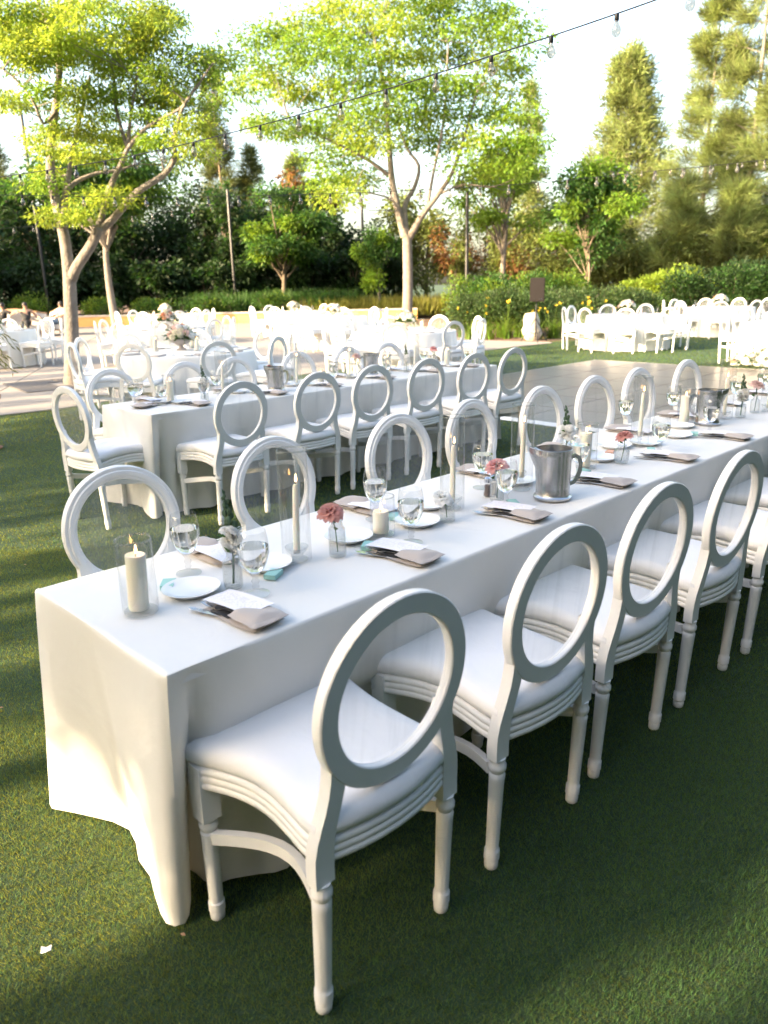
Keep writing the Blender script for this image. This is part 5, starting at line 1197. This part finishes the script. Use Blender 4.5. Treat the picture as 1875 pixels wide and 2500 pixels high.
# ================================================================= LOUDSPEAKER, BOULDER, SOFAS, PEOPLE
sp = G(1297, 832); sp = Vector((sp.x, 20.7, 0))
t = thing('speaker_stand', 'black tripod stand on the patio edge holding up the loudspeaker', 'stand', (sp.x, sp.y, .006))
MB().tube([(0, 0, .12), (0, 0, 1.04)], .018, 10).build('pole', 'black_metal', t); MB().lathe([(.028, .55), (.028, .62)], 12).build('collar', 'black_metal', t)
for k in range(3):
    a = .5 + k * 2.094; MB().tube([(.015 * math.cos(a), .015 * math.sin(a), .60), (.40 * math.cos(a), .40 * math.sin(a), .012)], .012, 8).build('leg', 'black_metal', t); MB().tube([(.015 * math.cos(a), .015 * math.sin(a), .2), (.22 * math.cos(a), .22 * math.sin(a), .28)], .007, 6).build('brace', 'black_metal', t)
t = thing('loudspeaker', 'dark box loudspeaker on the tripod stand by the hedge', 'speaker', (sp.x + .02, sp.y, 1.045), RAD(-14))
v = [(-.19, -.17, 0), (.19, -.17, 0), (.13, .17, 0), (-.13, .17, 0)]; MB().add([(x, y, z) for z in (0, .60) for x, y, _ in v], [(3, 2, 1, 0), (4, 5, 6, 7), (0, 1, 5, 4), (1, 2, 6, 5), (2, 3, 7, 6), (3, 0, 4, 7)]).build('cabinet', 'speaker_black', t, smooth=False)
MB().box((0, -.176, .30), (.345, .012, .56)).build('grille', 'speaker_black', t, smooth=False); MB().box((-.1925, -.02, .32), (.006, .12, .03)).build('handle', 'black_metal', t, smooth=False)
MB().box((.10, -.184, .07), (.05, .004, .016)).build('badge', 'cutlery_steel', t, smooth=False)
bo = MB().ball((0, 0, .40), (.27, .22, .46), 18, 12); g = np.random.default_rng(3)
bo.v = [(x * (1 + .12 * math.sin(5 * z + x * 9) + .03 * g.normal()) * (1.15 if z < .4 else .85), y * (1 + .10 * math.sin(7 * x + 4 * z)), max(0., min(z, .74 + .1 * x))) for x, y, z in bo.v]
o = bo.build('boulder', 'boulder', None, 30); o.location = (sp.x + .02, sp.y + .62, .0); tag(o, 'pale upright boulder in the lilies behind the speaker stand', 'boulder')

def sofa(label, loc, rz, L_):
    t = thing('sofa', label, 'sofa', loc, rz, 'cream lounge sofas')
    MB().box((0, 0, .32), (L_, .72, .16)).build('seat', 'sofa_fabric', t, smooth=False); MB().box((0, -.28, .22), (L_ + .02, .05, .06)).build('front_rail', 'sofa_wood', t, smooth=False)
    n = 17; top = lambda u: .78 + .16 * math.sin(PI * u) ** 1.4
    v = []; f = []
    for i in range(n):
        u = i / (n - 1); x = (u - .5) * L_
        v += [(x, .24, .38), (x, .30, top(u)), (x, .38, top(u)), (x, .38, .3)]
    for i in range(n - 1):
        for q in range(4): r = (q + 1) % 4; f.append((i * 4 + q, i * 4 + r, i * 4 + 4 + r, i * 4 + 4 + q))
    f += [(0, 3, 2, 1), tuple(range((n - 1) * 4, n * 4))]; MB().add(v, f).build('backrest', 'sofa_fabric', t, 30)
    MB().tube([((i / 16 - .5) * L_, .34, top(i / 16) + .02) for i in range(17)], .035, 8).build('top_rail', 'sofa_wood', t)
    for sx in (-1, 1):
        MB().box((sx * (L_ / 2 + .035), .02, .5), (.07, .7, .24)).build('arm', 'sofa_fabric', t, smooth=False)
        for sy in (-1, 1): MB().tube([(sx * (L_ / 2 - .08), sy * .28, 0), (sx * (L_ / 2 - .1), sy * .27, .25)], [.022, .035], 8).build('leg', 'sofa_wood', t)
    return t
def sx(x, Y): return Vector((D(x, 790, Y).x, Y, .0142))
sofa('cream sofa with a carved wood rail, two people sitting on it', sx(30, 28.6), 0, 2.3)
sofa('cream sofa turned toward the patio, a person in jeans on it', sx(136, 29.3), RAD(-30), 1.3)
def person(label, loc, rz, top, legs, pose):
    """seated figure grown as one surface from a jointed skeleton; the face looks along -y, the seat is at the origin's height .41"""
    t = thing('person', label, 'person', loc, rz, None)
    J = dict(pelvis=(0, 0, .50), belly=(0, .05, .64), chest=(0, .10, .84), neck=(0, .11, .99), head=(0, .08, 1.09), crown=(0, .09, 1.20), shl=(-.17, .10, .93), shr=(.17, .10, .93), hipl=(-.09, -.02, .49), hipr=(.09, -.02, .49), kneel=(-.12, -.42, .50), kneer=(.12, -.42, .50), ankl=(-.12, -.46, .09), ankr=(.12, -.46, .09), toel=(-.13, -.62, .035), toer=(.13, -.62, .035))
    J.update(pose)
    Rd = dict(pelvis=.14, belly=.12, chest=.13, neck=.05, head=.078, crown=.06, shl=.06, shr=.06, hipl=.10, hipr=.10, kneel=.062, kneer=.062, ankl=.042, ankr=.042, toel=.03, toer=.03, ell=.042, elr=.042, wrl=.03, wrr=.03, hal=.032, har=.032)
    E_ = [('pelvis', 'belly'), ('belly', 'chest'), ('chest', 'neck'), ('neck', 'head'), ('head', 'crown'), ('chest', 'shl'), ('chest', 'shr'), ('shl', 'ell'), ('ell', 'wrl'), ('wrl', 'hal'), ('shr', 'elr'), ('elr', 'wrr'), ('wrr', 'har'), ('pelvis', 'hipl'), ('pelvis', 'hipr'), ('hipl', 'kneel'), ('hipr', 'kneer'), ('kneel', 'ankl'), ('kneer', 'ankr'), ('ankl', 'toel'), ('ankr', 'toer')]
    def grow(name, keys, k, m):
        ks = [a for a in J if a in keys]; me = bpy.data.meshes.new(name); me.from_pydata([J[a] for a in ks], [(ks.index(a), ks.index(b)) for a, b in E_ if a in ks and b in ks], []); me.materials.append(MATS[m])
        o = obj(name, me, t); md = o.modifiers.new('skin', 'SKIN'); md.use_smooth_shade = True
        for a, sv in zip(ks, me.skin_vertices[0].data): sv.radius = (Rd[a] * k,) * 2; sv.use_root = a in ('pelvis', 'hipl')
        if 'pelvis' not in ks: me.skin_vertices[0].data[0].use_root = True
        sb = o.modifiers.new('sub', 'SUBSURF'); sb.levels = 1; sb.render_levels = 1; return o
    grow('body', set(J), 1., 'skin')
    grow('top', {'pelvis', 'belly', 'chest', 'shl', 'shr'} | ({'ell', 'elr'} if top[1] else set()), 1.14, top[0])
    grow('trousers', {'pelvis', 'hipl', 'hipr', 'kneel', 'kneer', 'ankl', 'ankr'}, 1.16, legs)
    h = Vector(J['head']); MB().ball(h + Vector((0, .035, .035)), (.092, .095, .10), 14, 9).build('hair', 'hair_dark', t, 60)
    if top[2]: MB().tube([h + Vector((0, .06, .03)), h + Vector((.01, .12, -.12)), h + Vector((.02, .13, -.28))], [.085, .075, .04], 10).build('long_hair', 'hair_dark', t, 60)
    MB().ball(h + Vector((0, -.080, .005)), (.012, .018, .016), 8, 6).build('nose', 'skin', t, 60)
    for a in ('toel', 'toer'): q = Vector(J[a]); MB().ball(q + Vector((0, .06, .01)), (.048, .12, .045), 10, 6).build('shoe', 'shoe', t, 60)
    return t
person('woman with dark hair in a black sleeveless top, arm along the sofa back', sx(66, 28.5), RAD(18), ('black_cotton', False, True), 'black_cotton', dict(ell=(-.42, .20, .90), wrl=(-.66, .26, .93), hal=(-.75, .27, .94), elr=(.34, .12, .72), wrr=(.46, -.05, .66), har=(.50, -.13, .64), kneer=(.02, -.44, .56)))
person('man in a black shirt at the sofa end, turned to the woman', sx(5, 28.5), RAD(-25), ('black_cotton', True, False), 'denim', dict(ell=(-.30, .0, .70), wrl=(-.20, -.22, .62), hal=(-.14, -.30, .60), elr=(.38, .16, .80), wrr=(.60, .2, .90), har=(.68, .2, .92)))
person('person in blue jeans on the angled sofa, half hidden by the trunk', sx(147, 29.15), RAD(-42), ('sofa_fabric', True, False), 'denim', dict(ell=(-.32, .02, .72), wrl=(-.24, -.20, .66), hal=(-.18, -.27, .65), elr=(.32, .02, .72), wrr=(.2, -.2, .66), har=(.12, -.27, .65)))

# ================================================================= SMALL THINGS
# potted trailing plant at the lawn's west edge
pb = G(-30, 1098); t = thing('potted_plant', 'trailing plant with narrow yellowing leaves in a brown bowl on a stand', 'plant', (pb.x, pb.y, 0))
g = np.random.default_rng(12); MB().lathe([(.13, 0), (.15, .02), (.06, .05), (.05, .36), (.12, .42), (.20, .52), (.21, .56), (.18, .55), (0, .52)], 24, cap=False).build('pot', 'terracotta', t, 50)
P = []; A = []
for k in range(13):
    a = g.uniform(-1.2, 1.4); l = g.uniform(.2, .75); e = Vector((l * .55 * math.cos(a), l * .55 * math.sin(a), .55 + l * g.uniform(.5, 1.1))); m = e * .55 + Vector((0, 0, .34)); q = smooth([(0, 0, .5), m, e, e + Vector((.1 * math.cos(a), .1 * math.sin(a), -.12))], 4)
    MB().tube(q, .0022, 5).build('stem', 'leaf_sprig', t)
    for j in range(4, len(q)): P.append(q[j]); A.append((math.cos(a) + g.normal() * .5, math.sin(a) + g.normal() * .5, -.9))
obj('leaves', leaf_mesh('leaves', np.array(P), np.array(A), g.normal(size=(len(P), 3)), .085, .016, 'leaf_yellow'), t)
# litter on the grass
lp = G(115, 2331); o = MB().add([(-.017, -.008, .016), (.0, -.012, .019), (.016, -.006, .017), (.017, .009, .023), (.002, .006, .020), (-.015, .010, .025)], [(0, 1, 4, 5), (1, 2, 3, 4)]).build('paper_scrap', 'paper', None, smooth=False); o.location = lp; o.rotation_euler.z = .3; o.scale = (.75, .75, .9); tag(o, 'small white scrap of paper lying on the grass', 'paper scrap')
for x, y, l in [(290, 1258, 'beneath the first dance-floor-side chair'), (455, 2296, 'near the cloth fold'), (10, 1735, 'left of the free end'), (66, 1385, 'far left of the free end'), (506, 1313, 'between the two long tables')]:
    p = G(x, y); r_ = np.random.default_rng(int(x)); o = obj('fallen_petal', leaf_mesh('fallen_petal', np.zeros((1, 3)) + [0, 0, .016], np.array([[1., .3, .15]]), np.array([[.1, .2, 1.]]), .016, .010, 'petal_peach'), None, p, x); tag(o, f'small peach petal on the grass {l}', 'petal', 'fallen petals')
